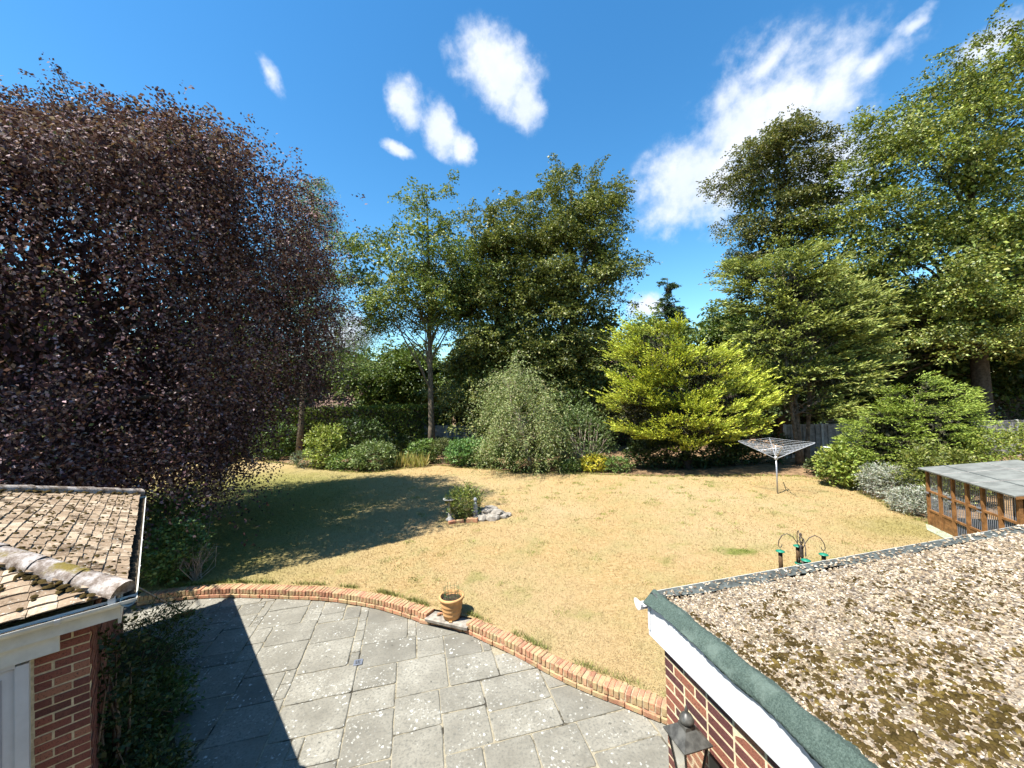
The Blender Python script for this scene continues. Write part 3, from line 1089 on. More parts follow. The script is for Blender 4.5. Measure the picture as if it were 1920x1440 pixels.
right = thing('flat_roof_extension', 'red brick extension with gravelled mossy flat roof and white fascia', 'building', uv(.06, -.1, 0))
core = G().box(uv(3.57, -3.1, 1.1), (7.0166, 5.994, 2.19), (UA, VA, ZA))
wall_r = core.build('wall', M_MORTAR, right)
BK = [brick_mesh('brick', (.10, .211, .0625), M_BRICK_R, .003, s + 40) for s in range(4)]
BH = [brick_mesh('brick', (.10, .0985, .0625), M_BRICK_R, .003, s + 50) for s in range(4)]
rg = np.random.default_rng(12)
low = G()
for c in range(29):
    z = .045 + c * .075
    v = -.1
    first = True
    while v > -4.0:
        if first and c % 2:
            ln = .102
        elif rg.random() < .22:
            ln = .102
        else:
            ln = .214
        first = False
        p = uv(.06 + .05 + rg.normal(0, .0007), v - ln / 2, z + rg.normal(0, .001))
        if z > .9 and v > -2.0:
            inst((BH if ln < .15 else BK)[rg.integers(4)], 'brick', p, wall_r, (UA, VA, ZA))
        else:
            low.box(p, (.10, ln, .065), (UA, VA, ZA))
        v -= ln + .0105
    u_ = .06 + (.107 if c % 2 else .215)
    while u_ < 6.9:
        low.box(uv(u_ + .107, -.1 - .051, z), (.214, .10, .065), (UA, VA, ZA))
        u_ += .2245
low.build('brickwork', M_BRICK_R, wall_r, kind='stuff')
G().box(uv(.022, -3.0, 2.335), (.028, 6.04, .25), (UA, VA, ZA)).build('fascia', M_WHITE, right)
G().box(uv(3.6, .0, 2.36), (7.2, .026, .20), (UA, VA, ZA)).build('fascia', M_WHITE, right)
G().box(uv(.052, -3.0, 2.2125), (.03, 5.9, .012), (UA, VA, ZA)).build('soffit', M_WHITE_W, right)
cab = [uv(.048 + RNG.normal(0, .004), -.08 - i * .12, 2.192 - .012 * abs(math.sin(i * .9)) - .004 * (i % 3)) for i in range(40)]
G().tube(cab, .0065, 6).build('cable', M_BLACK, right, smooth=True)
# roof deck and grit
deck = G().add([uv(.12, -.12, 2.528), uv(.12, -6, 2.528), uv(7.2, -6, 2.545), uv(7.2, -.12, 2.545)], [(0, 1, 2, 3)])
deck.box(uv(3.62, -3.05, 2.42), (7.1, 5.9, .15), (UA, VA, ZA))
deck = deck.build('roof', M_GRAVEL, right)
# green felt drip along the left edge, hanging unevenly
n = 420
V = []
ph = RNG.uniform(0, 6.28, 6)
for i in range(n):
    v = .02 - 5.6 * i / (n - 1)
    w = .020 * math.sin(v * 2.3 + ph[0]) + .012 * math.sin(v * 5.1 + ph[1]) + .006 * math.sin(v * 13 + ph[2])
    o_ = .010 * math.sin(v * 3.1 + ph[3]) + .006 * math.sin(v * 9 + ph[4])
    jag = .008 * mn.noise(Vector((v * 19, 0, 0))) + .006 * mn.noise(Vector((v * 47, 3, 0)))
    prof = [(.125 + .012 * math.sin(v * 17), 2.531), (.095 + jag, 2.545 + o_ * .2), (.075 + jag, 2.557 + jag * .6), (.058, 2.555 + jag * .4), (.034 + o_ * .3, 2.538 + o_ * .3), (.010 + o_ * .5, 2.514 + o_ * .5),
            (-.010 + o_ * .8, 2.490), (-.018 + o_, 2.474 + w * .4), (-.022 + o_ * 1.1, 2.455 + w + jag), (-.017 + o_ * 1.1, 2.454 + w + jag), (-.010 + o_, 2.48 + w * .4)]
    for u_, z in prof:
        V.append(uv(u_ + RNG.normal(0, .0012), v, z + RNG.normal(0, .0012) + .005 * mn.noise(Vector((v * 14, u_ * 30, 5)))))
k = 11
q = G().add(V, [(i * k + j, i * k + j + 1, (i + 1) * k + j + 1, (i + 1) * k + j) for i in range(n - 1) for j in range(k - 1)])
q.f.append(tuple(range(k)))
q.build('felt_edge', M_FELT, right, smooth=True)
# darker felt kerb along the far edge
n = 120
V = []
for i in range(n):
    u_ = .03 + 7.1 * i / (n - 1)
    wv = .008 * math.sin(u_ * 4 + 1) + .004 * math.sin(u_ * 11)
    for v, z in ((-.10 + wv * 2.5, 2.533), (-.075 + wv, 2.541 + wv * .4), (-.05, 2.548), (-.015, 2.550 + wv * .3), (.012, 2.545), (.018, 2.51), (.018, 2.44)):
        V.append(uv(u_, v, z + .0006 * u_ + RNG.normal(0, .0015)))
k = 7
q = G().add(V, [(i * k + j, i * k + j + 1, (i + 1) * k + j + 1, (i + 1) * k + j) for i in range(n - 1) for j in range(k - 1)])
q.build('felt_kerb', M_FELT_D, right, smooth=True)
G().box(uv(3.62, .0215, 2.53), (7.1, .003, .03), (UA, VA, ZA)).build('trim', M_WHITE_W, right)
gt = G()
channel(gt, uv(-.055, .070, 2.43), uv(7.1, .070, 2.43), .040, VA)
q_ = [uv(-.056, .070, 2.45) + VA * .052 * math.cos(t) - ZA * .058 * math.sin(t) for t in np.linspace(-.15, math.pi + .15, 11)]
gt.add(q_ + [p + UA * .02 for p in q_], [tuple(range(11)), tuple(range(21, 10, -1))] + [(i, i + 11, (i + 1) % 11 + 11, (i + 1) % 11) for i in range(11)])
gt.build('gutter', M_WHITE, right)

# chippings: pale stone flakes
rg = np.random.default_rng(15)
N = 78000
u_ = .11 + 6.3 * rg.random(N) ** 1.35
v_ = -.01 - 4.1 * rg.random(N)
Px = RA + u_[:, None] * UA + v_[:, None] * VA
keep = (Px[:, 1] > .9) & ((v_ < -.10) | (rg.random(N) < .3))
Px, u_, v_ = Px[keep], u_[keep], v_[keep]
N = len(Px)
Px[:, 2] = 2.529 + u_ * .0024 + np.where(v_ > -.10, .021 * np.clip((v_ + .11) / .05, .2, 1), 0)
dist = np.linalg.norm(Px - np.array([0, 0, 4.2]), axis=1)
sz = rg.uniform(.006, .0115, N) * np.clip(dist / 3.2, .85, 1.7)
th = rg.uniform(0, 6.28, N)
V = np.zeros((N, 4, 3))
for j in range(3):
    a = th + j * 2.094 + rg.normal(0, .3, N)
    rr = sz * rg.uniform(.7, 1.3, N)
    V[:, j, 0] = rr * np.cos(a)
    V[:, j, 1] = rr * np.sin(a)
    V[:, j, 2] = rg.uniform(-.2, .5, N) * sz
V[:, 3, :2] = rg.normal(0, .35, (N, 2)) * sz[:, None]
V[:, 3, 2] = sz * rg.uniform(.5, 1.1, N)
V += Px[:, None, :]
f = np.array([(0, 1, 3), (1, 2, 3), (2, 0, 3)])
Fa = (f[None] + (np.arange(N) * 4)[:, None, None]).reshape(-1, 3)
t = rg.random(N)
pal = np.array([(.17, .125, .08), (.29, .225, .15), (.39, .325, .235), (.50, .45, .37), (.10, .08, .065)])
idx = rg.choice(5, N, p=[.24, .30, .22, .09, .15])
Cc = pal[idx] * rg.uniform(.8, 1.15, (N, 1))
o = mesh_obj('chippings', V.reshape(-1, 3), Fa, M_CHIP, root_loc(right), col=np.repeat(Cc, 4, 0))
o.parent = deck
o['kind'] = 'stuff'
# moss cushions, thicker towards the near edge and in drifts
mossb, mossg = [], []
rg = np.random.default_rng(33)
nc = 0
while nc < 2300:
    u1, v1 = .22 + 5.9 * rg.random() ** 1.25, -.25 - 3.4 * rg.random()
    if uv(u1, v1, 0)[1] < 1.0:
        continue
    near = min(1.0, (-v1 - .25) / 2.0)
    dn = mn.noise(Vector((u1 * 1.1, v1 * 1.1, 3.1))) + .8 * mn.noise(Vector((u1 * 3.1, v1 * 3.1, 9.1)))
    if rg.random() > .38 + .35 * near + .8 * dn - (.35 if u1 < .5 else 0):
        continue
    nc += 1
    k = 1 + rg.poisson(2.2 + 5 * near * rg.random())
    sp = rg.uniform(.012, .035) * (1 + .8 * near)
    grn = rg.random() < .12 + .55 * near
    for _ in range(k):
        (mossg if grn and rg.random() < .8 else mossb).append((uv(u1 + rg.normal(0, sp * 1.2), v1 + rg.normal(0, sp), 2.532 + u1 * .0024), rg.uniform(.007, .017) * (1 + .35 * near)))
for _ in range(700):
    v1 = -.3 - 3.6 * RNG.random()
    mossb.append((uv(.135 + abs(RNG.normal(0, .03)), v1, 2.534), RNG.uniform(.006, .014)))
blob_mesh('moss', mossb, M_MOSS, deck, .75, 2)
blob_mesh('moss', mossg, M_MOSS_G, deck, .75, 3)

# wall lantern
LC = np.array([1.05, 2.50, 0])
lan = thing('wall_lantern', 'weathered black carriage lantern with domed finial fixed to the red brick wall', 'lantern', (LC[0], LC[1], 1.66))
lx, ly = UA, VA


def frustum(gm, z0, s0, z1, s1, cap=True):
    V = [LC + lx * sx * s0 + ly * sy * s0 + ZA * z0 for sx, sy in ((-1, -1), (1, -1), (1, 1), (-1, 1))]
    V += [LC + lx * sx * s1 + ly * sy * s1 + ZA * z1 for sx, sy in ((-1, -1), (1, -1), (1, 1), (-1, 1))]
    F = [(0, 1, 5, 4), (1, 2, 6, 5), (2, 3, 7, 6), (3, 0, 4, 7)]
    if cap:
        F += [(3, 2, 1, 0), (4, 5, 6, 7)]
    gm.add(V, F)


q = G()
frustum(q, 1.965, .102, 1.975, .104)
frustum(q, 1.9755, .101, 2.035, .040)
frustum(q, 2.0355, .038, 2.055, .036)
q.build('cap', M_LAMP, lan)
q = G().lathe((LC[0], LC[1], 0), [(.024, 2.054), (.038, 2.062), (.046, 2.076), (.044, 2.088), (.033, 2.106), (.018, 2.120), (.009, 2.126), (.012, 2.138), (.006, 2.156), (.001, 2.172)], 20)
q.build('finial', M_LAMP, lan, smooth=True)
for k in range(4):
    s0, s1 = .050, .082
    cs4 = ((-1, -1), (1, -1), (1, 1), (-1, 1))
    a, b = cs4[k], cs4[(k + 1) % 4]
    G().tube([LC + lx * a[0] * s0 + ly * a[1] * s0 + ZA * 1.735, LC + lx * a[0] * s1 + ly * a[1] * s1 + ZA * 1.966], .0075, 6).build('bar', M_LAMPB, lan)
    e = .93
    pa = [LC + lx * p[0] * s + ly * p[1] * s + ZA * z for p, s, z in ((a, s0 * e, 1.738), (b, s0 * e, 1.738), (b, s1 * e, 1.962), (a, s1 * e, 1.962))]
    nrm = unit(np.cross(pa[1] - pa[0], pa[3] - pa[0])) * .003
    G().add(pa + [p + nrm for p in pa], [(0, 1, 2, 3), (7, 6, 5, 4), (0, 4, 5, 1), (1, 5, 6, 2), (2, 6, 7, 3), (3, 7, 4, 0)]).build('pane', M_PANE, lan)
q = G()
frustum(q, 1.722, .038, 1.737, .056)
frustum(q, 1.69, .018, 1.7215, .037)
q.build('base', M_LAMPB, lan)
G().tube([LC + ZA * 1.735, LC + ZA * 1.80], .016, 10).build('lamp_holder', M_LAMPB, lan)
wp = RA + UA * .06 + VA * ((LC - RA) @ VA)
q = G().tube([LC + ZA * 1.70, LC + ZA * 1.64, LC * .7 + wp * .3 + ZA * 1.575, LC * .35 + wp * .65 + ZA * 1.58, wp + ZA * 1.66 - UA * .02], .012, 8)
q.build('bracket', M_LAMPB, lan, smooth=True)
G().box(wp + ZA * 1.66 - UA * .008, (.02, .09, .22), (UA, VA, ZA)).build('back_plate', M_LAMPB, lan)

# ------------------------------------------------------------------ things on the lawn and patio
# terracotta pot
PC = np.array([-1.215, 7.08, .149])
pot = thing('terracotta_pot', 'ribbed terracotta pot with green wire cage standing on stone slab', 'pot', PC)
G().lathe(PC, [(.150, .012), (.156, .015), (.160, .07), (.170, .08), (.166, .092), (.174, .15), (.183, .158), (.178, .172), (.187, .225), (.196, .234), (.190, .248), (.198, .30),
               (.205, .33), (.222, .338), (.230, .36), (.228, .385), (.212, .392), (.196, .388), (.190, .34), (.186, .30), (.01, .30)], 40).build('body', M_TERRA, pot, smooth=True)
soil = G().lathe(PC, [(.186, .318), (.10, .335), (.001, .345)], 20, close=False).build('soil', M_DEBRIS, pot, smooth=True)
for k in range(3):
    a = k * 2.094 + .5
    G().bevbox(PC + np.array([math.cos(a) * .15, math.sin(a) * .15, .008]), (.06, .05, .02), None, .005).build('foot', M_TERRA, pot)
for k in range(14):
    a = k * 2 * math.pi / 14
    p = PC + np.array([math.cos(a) * .135, math.sin(a) * .135, .32])
    G().tube([p, p + ZA * .20 + RNG.normal(0, .004, 3), p + ZA * (.215 + .02 * (k % 3))], .0028, 5).build('wire', M_WIRE, pot)
for z in (.42, .50):
    ring = [PC + np.array([math.cos(a) * .135, math.sin(a) * .135, z]) for a in np.linspace(0, 2 * math.pi, 25)]
    G().tube(ring, .0026, 5, False).build('wire', M_WIRE, pot)
for k, (dx, dy) in enumerate(((.30, -.02), (-.26, .06))):
    q = G()
    for j in range(2):
        q.bevbox(PC + np.array([dx + .035 * j, dy + .02 * j, .018]), (.05, .035, .035), None, .006, .004)
    tag(q.build('pot_foot', M_BRICK_E), ('broken red brick chips lying right of the terracotta pot', 'small red chip lying left of the terracotta pot')[k], 'brick chip', 'chips by the pot')

# rockery island: bird bath, ornament, bricks, stones
RC = np.array([-1.62, 12.45, LAWN_Z])
bb = thing('bird_bath', 'pale stone bird bath with round dish beside the island shrub', 'bird bath', (-2.1, 12.3, LAWN_Z))
bp = np.array([-2.1, 12.3, LAWN_Z])
G().lathe(bp, [(.13, 0), (.13, .05), (.07, .08), (.055, .2), (.05, .45), (.065, .58), (.09, .62)], 16).build('pedestal', M_STONE, bb, smooth=True)
G().lathe(bp, [(.06, .615), (.16, .64), (.205, .675), (.20, .69), (.17, .675), (.001, .66)], 24).build('dish', M_STONE, bb, smooth=True)
stt = thing('garden_ornament', 'small lead grey figure ornament standing on the island rockery', 'ornament', (-1.28, 12.3, .46))
sp = np.array([-1.28, 12.3, .42])
G().lathe(sp, [(.085, 0), (.085, .03), (.075, .04), (.08, .12), (.07, .22), (.055, .30), (.042, .335)], 14).build('body', M_STATUE, stt, smooth=True)
G().lathe(sp, [(.03, .33), (.052, .36), (.058, .40), (.046, .44), (.02, .465), (.001, .47)], 14).build('head', M_STATUE, stt, smooth=True)
G().lathe(sp + np.array([0, 0, -.24]), [(.10, 0), (.095, .10), (.10, .24)], 8).build('plinth', M_STONE_D, stt)


def stone(c, r, seed, flat=.6):
    rg = np.random.default_rng(seed)
    import bmesh
    bm = bmesh.new()
    bmesh.ops.create_icosphere(bm, subdivisions=2, radius=1)
    for v in bm.verts:
        d = Vector((v.co.x, v.co.y, v.co.z))
        k = 1 + .35 * mn.noise(d * 1.3 + Vector((seed * 3.1, 0, 0))) + .15 * mn.noise(d * 3.5 + Vector((0, seed * 2.0, 0)))
        v.co = Vector((d.x * r * k * rg.uniform(.97, 1.03) * 1.2, d.y * r * k, d.z * r * flat * k))
    V = np.array([v.co[:] for v in bm.verts]) + c
    F = [tuple(v.index for v in f.verts) for f in bm.faces]
    bm.free()
    return V, F


rock = thing('rockery', 'low heap of grey rockery stones right of the island shrub', 'rockery', (-.9, 12.5, LAWN_Z))
for i, (x, y, r, z) in enumerate(((-.95, 12.55, .30, .10), (-.62, 12.62, .24, .07), (-.75, 12.28, .22, .06), (-1.1, 12.25, .2, .06), (-.45, 12.42, .17, .04), (-.85, 12.75, .25, .12), (-.3, 12.58, .13, .03),
                                  (-1.25, 12.6, .26, .13), (-.62, 12.4, .16, .16), (-.95, 12.42, .15, .2))):
    V, F = stone(np.array([x, y, LAWN_Z + z]), r, i + 1)
    o = mesh_obj('stone', V, F, M_STONE_D, root_loc(rock))
    o.parent = rock
for i, (x, y, rz, lab) in enumerate(((-1.98, 11.98, .5, 'leftmost loose red brick at the front of the island shrub'), (-1.74, 12.05, .2, 'second loose red brick from the left before the island shrub'),
                                     (-1.36, 12.06, -.1, 'large loose red brick lying below the grey garden ornament'))):
    me = brick_mesh('loose_brick', (.235 if i < 2 else .34, .12 if i < 2 else .17, .085 if i < 2 else .13), M_BRICK_E, .008, 70 + i)
    o = inst(me, 'loose_brick', (x, y, LAWN_Z + .045 + .02 * (i == 2)), None, ((math.cos(rz), math.sin(rz), 0), (-math.sin(rz), math.cos(rz), 0), ZA))
    tag(o, lab, 'brick', 'loose bricks round the island bed')

# rotary clothes dryer
DC = np.array([9.607, 14.176, LAWN_Z])
dry = thing('rotary_clothes_dryer', 'open silver rotary clothes dryer standing on the lawn', 'clothes dryer', DC)
G().tube([DC, DC + ZA * 1.30], .026, 10).build('pole', M_ALU, dry, smooth=True)
G().tube([DC + ZA * 1.28, DC + ZA * 1.75], .02, 10).build('pole', M_ALU, dry, smooth=True)
G().lathe(DC, [(.05, 1.24), (.06, 1.26), (.06, 1.34), (.045, 1.36)], 12).build('hub', M_ALU, dry)
tips = []
for k in range(4):
    a = math.radians(-25 + 90 * k)
    dv = np.array([math.cos(a), math.sin(a), 0])
    p0, p1 = DC + dv * .05 + ZA * 1.30, DC + dv * 1.18 + ZA * 1.88
    G().tube([p0, p1], .014, 8).build('arm', M_ALU, dry)
    G().tube([DC + ZA * 1.66, DC + dv * .55 + ZA * 1.555], .008, 6).build('strut', M_ALU, dry)
    tips.append((p0, p1))
for j in range(9):
    t = .28 + .72 * j / 8
    loop = [p0 + (p1 - p0) * t + ZA * .018 for p0, p1 in tips]
    pts = []
    for k in range(4):
        A_, B_ = loop[k], loop[(k + 1) % 4]
        pts += [A_, A_ * .5 + B_ * .5 - ZA * .015]
    pts.append(loop[0])
    G().tube(pts, .004, 4, False).build('line', M_LINE, dry)

# bird feeding station and its feeders
FC = np.array([4.06, 5.5, LAWN_Z])
fs = thing('bird_feeding_station', 'tall dark iron bird feeder pole with four curled hooks', 'feeder pole', FC)
G().tube([FC, FC + np.array([-.01, 0, 1.0]), FC + np.array([-.03, 0, 1.72])], (.016, .015, .014), 10).build('pole', M_IRON, fs, smooth=True)
FT = FC + np.array([-.03, 0, 0])
q = G().lathe(FT, [(.02, 1.55), (.023, 1.56), (.023, 1.70), (.016, 1.72)], 10)
q.build('collar', M_IRON, fs, smooth=True)
q = G()
for k in range(4):
    q.tube([FT + np.array([.028 * math.sin(t * math.pi) * math.cos(k * 1.571 + 3 * t), .028 * math.sin(t * math.pi) * math.sin(k * 1.571 + 3 * t), 1.72 + .13 * t]) for t in np.linspace(0, 1, 9)], .004, 5)
q.lathe(FT, [(.005, 1.845), (.013, 1.86), (.013, 1.875), (.004, 1.89), (.001, 1.90)], 8)
q.build('finial', M_IRON, fs, smooth=True)
hooks = []
for k, (dx, dy) in enumerate(((-.96, .28), (-.45, -.89), (.96, -.28), (.45, .89))):
    dv = unit(np.array([dx, dy, 0]))
    prof = [(.015, 1.66), (.045, 1.74), (.10, 1.83), (.17, 1.868), (.235, 1.835), (.275, 1.76), (.285, 1.69), (.272, 1.668), (.252, 1.668), (.24, 1.69), (.237, 1.71)]
    G().tube([FT + dv * r + ZA * h for r, h in prof], .0055, 7).build('hook', M_IRON, fs, smooth=True)
    hooks.append(FT + dv * .262 + ZA * 1.66)
for sgn in (-1, 1):
    G().tube([FT + np.array([.02 * sgn, -.01, 1.50]), FT + np.array([.06 * sgn, -.02, 1.55]), FT + np.array([.07 * sgn, -.03, 1.50]), FT + np.array([.03 * sgn, -.02, 1.47])], .004, 6).build('curl', M_IRON, fs, smooth=True)
M_SEED = plain('seed_brown', (0.10, 0.06, 0.03), .8, .2, var=.4, scale=60)
for k, (h, ln, lab, cc) in enumerate(zip(hooks, (.30, .22, .26, .24),
                                    ('long seed feeder with green lid hanging leftmost on the iron pole', 'short nut feeder with green lid hanging nearest on the left',
                                     'green lidded feeder hanging rightmost on the iron pole', 'green lidded feeder hanging at the back right of the iron pole'), (0, 1, 0, 0))):
    f_ = thing('bird_feeder', lab, 'bird feeder', h - ZA * (.06 + ln), 'feeders on the iron pole')
    top = h - ZA * .035
    G().tube([h + ZA * .01, top], .002, 5).build('hanger', M_IRON, f_)
    G().lathe(top, [(.058, -.018), (.056, -.010), (.03, 0), (.004, .006)], 16).build('lid', M_GREENP, f_, smooth=True)
    G().lathe(top, [(.026, -.02 - ln), (.026, -.019)], 12).build('tube', M_SEED, f_, smooth=True)
    G().lathe(top, [(.045, -.035 - ln), (.05, -.02 - ln)], 14).build('tray', M_GREENP, f_, smooth=True)
bt = thing('water_tray', 'small blue dish clipped to the iron feeder pole', 'dish', FT + ZA * 1.36)
G().lathe(FT + np.array([.07, -.02, 1.36]), [(.05, 0), (.062, .02), (.058, .02), (.045, .006), (.001, .005)], 16).build('dish', M_BLUEP, bt, smooth=True)
G().tube([FT + np.array([.0, 0, 1.37]), FT + np.array([.03, -.01, 1.365])], .006, 6).build('clip', M_IRON, bt)

# chicken coop
CC = np.array([11.40, 10.68, LAWN_Z])
ce, cg = np.array([-.325, -.946, 0]), np.array([.946, -.325, 0])
LEN, DEP = 2.75, 1.75


def cp(e, g_, z):
    return CC + ce * e + cg * g_ + ZA * z


coop = thing('chicken_coop', 'timber framed chicken run with metal bars and grey felt roof', 'coop', CC)
cax = (ce, cg, ZA)
# sloping felt roof in sheets with pale laps
up = unit(cg * 1.95 + ZA * .27)
nr = np.cross(ce, up)
nr = nr if nr[2] > 0 else -nr
rf = G().box(cp(LEN / 2, DEP / 2, 1.655) + nr * .02, (LEN + .25, DEP + .32, .03), (ce, up, nr)).build('roof', M_FELT_G, coop)
for e in (.75, 1.72):
    G().box(cp(e, DEP / 2, 1.655) + nr * .0385, (.03, DEP + .32, .006), (ce, up, nr)).build('lap_strip', M_FENCE, rf)
for g_ in (.42, 1.2):
    G().box(cp(LEN / 2, g_, 1.655 + (g_ - DEP / 2) * .138) + nr * .0382, (LEN + .25, .03, .005), (ce, up, nr)).build('lap_strip', M_FENCE if g_ > 1 else M_FELT_D, rf)
G().box(cp(LEN + .115, DEP / 2, 1.645), (.022, DEP + .28, .06), (ce, up, nr)).build('fascia', M_WOOD, coop)
BAY = LEN / 6
for i in range(7):
    for g_ in (0, DEP):
        h = 1.53 + (.24 if g_ else 0)
        G().box(cp(i * BAY, g_, h / 2), (.065, .065, h), cax).build('post', M_WOOD, coop)
for g_, zz in ((0, (.42, .94, 1.50)), (DEP, (.42, .94, 1.74))):
    for z in zz:
        G().box(cp(LEN / 2, g_, z), (LEN, .045, .05), cax).build('rail', M_WOOD, coop)
for i in range(6):
    if i == 2:
        continue
    for k in range(5):
        G().box(cp((i + .5) * BAY, -.002, .05 + .082 * k), (BAY - .068, .018, .078), cax).build('board', M_WOOD, coop)
for i in range(6):
    for k in range(7):
        e = i * BAY + .045 + (BAY - .09) * (k + .5) / 7
        z0 = .45 if i != 2 else .05
        G().tube([cp(e, .012, z0), cp(e, .012, 1.47)], .007, 6, False).build('bar', M_STEEL, coop)
for k in range(14):
    z = .05 + .082 * k
    for e in (LEN,):
        G().box(cp(e - .0, DEP / 2, z), (.018, DEP - .07, .078), cax).build('board', M_WOOD, coop)
for k in range(16):
    G().box(cp(LEN / 2, DEP - .045, .06 + .104 * k), (LEN - .07, .016, .10), cax).build('board', M_BARK_D, coop)  # dark back boards added so the run looks shaded inside
G().box(cp(LEN / 2, DEP / 2, .02), (LEN - .1, DEP - .12, .02), cax).build('floor', M_EARTH, coop)  # dark floor added over the grass to paint in the shade inside
for e, z in ((.03, .90), (2 * BAY - .06, .88), (4 * BAY - .06, .9), (2 * BAY - .06, .99), (4 * BAY - .06, .99)):
    G().box(cp(e, -.05, z), (.10, .03, .035), cax).build('hinge', M_STEEL, coop)

# ------------------------------------------------------------------ fences
def fence(label, p0, p1, ztop, k):
    p0, p1 = np.array([*p0, 0.]), np.array([*p1, 0.])
    ln = np.linalg.norm(p1 - p0)
    t3 = (p1 - p0) / ln
    n3 = np.array([t3[1], -t3[0], 0])
    w = ln / k
    th = thing('garden_fence', label, 'fence', (p0 + p1) / 2 + ZA * LAWN_Z, 'fences at the back boundary')
    for i in range(k + 1):
        G().bevbox(p0 + t3 * w * i + ZA * (LAWN_Z + (ztop - LAWN_Z + .03) / 2), (.11, .11, ztop - LAWN_Z + .03), (t3, n3, ZA), .015).build('post', M_POST, th)
    for i in range(k):
        c = p0 + t3 * w * (i + .5)
        z = LAWN_Z + .05
        nsl = 12
        dz = (ztop - z - .03) / nsl
        q = G()
        for s in (-.33, 0, .33):
            q.box(c + t3 * w * s + ZA * (z + (ztop - z) / 2) + n3 * .03, (.045, .025, ztop - z - .03), (t3, n3, ZA))
        q.box(c + ZA * (ztop - .012), (w - .12, .07, .022), (t3, n3, ZA))
        o = q.build('panel_frame', M_FENCE, th)
        for s in range(nsl):
            tilt = RNG.normal(0, .004)
            ax = (unit(t3 + ZA * tilt), n3, unit(ZA + n3 * .10))
            G().box(c + ZA * (z + dz * (s + .55)) + n3 * .006 * (s % 2), (w - .13, .012, dz * 1.22), ax).build('slat', M_FENCE, o)


fence('grey lapped timber fence with concrete posts along the right of the back boundary', (14.6, 20.75), (27.5, 19.5), 2.0, 7)
fence('short grey fence seen in the shade behind the bare centre trunk', (-6.6, 27.3), (-2.6, 26.3), 2.0, 2)

# compost bin by the fence, with white tub
cb = thing('compost_bin', 'dark green compost bin in the shade under the conifer', 'compost bin', (14.55, 17.9, LAWN_Z))
G().lathe((14.55, 17.9, LAWN_Z), [(.38, 0), (.36, .3), (.31, .75), (.30, .76)], 18).build('body', M_BIN, cb, smooth=True)
G().lathe((14.55, 17.9, LAWN_Z), [(.33, .765), (.33, .80), (.25, .84), (.05, .86)], 18).build('lid', M_BIN, cb, smooth=True)
wt = thing('white_tub', 'small white tub standing on the dark compost bin', 'tub', (14.5, 17.8, LAWN_Z + .86))
G().lathe((14.5, 17.8, LAWN_Z + .865), [(.15, 0), (.19, .16), (.20, .165), (.20, .18), (.18, .18), (.15, .02), (.001, .02)], 16).build('tub', M_WHITE, wt, smooth=True)

# bird table behind the fence
nb_ = thing('bird_table', 'small pale roofed bird table standing behind the fence', 'bird table', (17.6, 21.2, LAWN_Z))
G().tube([(17.6, 21.2, LAWN_Z), (17.6, 21.2, 2.02)], .035, 8).build('post', M_BARK, nb_)
G().box((17.6, 21.2, 2.05), (.5, .4, .03)).build('tray', M_FENCE, nb_)
G().box((17.6, 21.3, 2.20), (.34, .03, .26)).build('back', M_WHITE_W, nb_)
for s in (-1, 1):
    G().box((17.6 + .19 * s, 21.15, 2.2), (.025, .3, .27)).build('side', M_BARK, nb_)
G().box((17.6, 21.2, 2.36), (.56, .46, .04)).build('roof', M_BARK_D, nb_)

# mower wheels in the tree's shade
mw = thing('push_mower', 'old dark push mower parked in the shade of the copper tree', 'mower', (-8.95, 10.9, LAWN_Z))
mp = np.array([-8.95, 10.9, LAWN_Z])
mx = unit(np.array([.8, -.6, 0]))
my = np.array([-mx[1], mx[0], 0])
for s in (-1, 1):
    c = mp + mx * .22 * s + ZA * .13
    w_ = G().lathe(c, [(.05, -.02), (.13, -.02), (.13, .02), (.05, .02)], 18, (my, ZA, mx)).build('wheel', M_BLACK, mw)
    G().lathe(c + mx * .024 * s, [(.09, -.003), (.09, .003), (.02, .006)], 14, (my, ZA, mx)).build('hub_cap', M_STEEL, w_)
G().lathe(mp + ZA * .12, [(.07, -.19), (.07, .19)], 12, (my, ZA, mx)).build('cylinder', M_STEEL, mw)
G().box(mp + ZA * .22 - my * .02, (.40, .16, .08), (mx, my, ZA)).build('cover', M_BIN, mw)
for s in (-1, 1):
    G().tube([mp + mx * .16 * s + ZA * .16, mp + mx * .14 * s - my * .5 + ZA * .55, mp + mx * .12 * s - my * .85 + ZA * .9], .011, 6).build('handle', M_BLACK, mw)

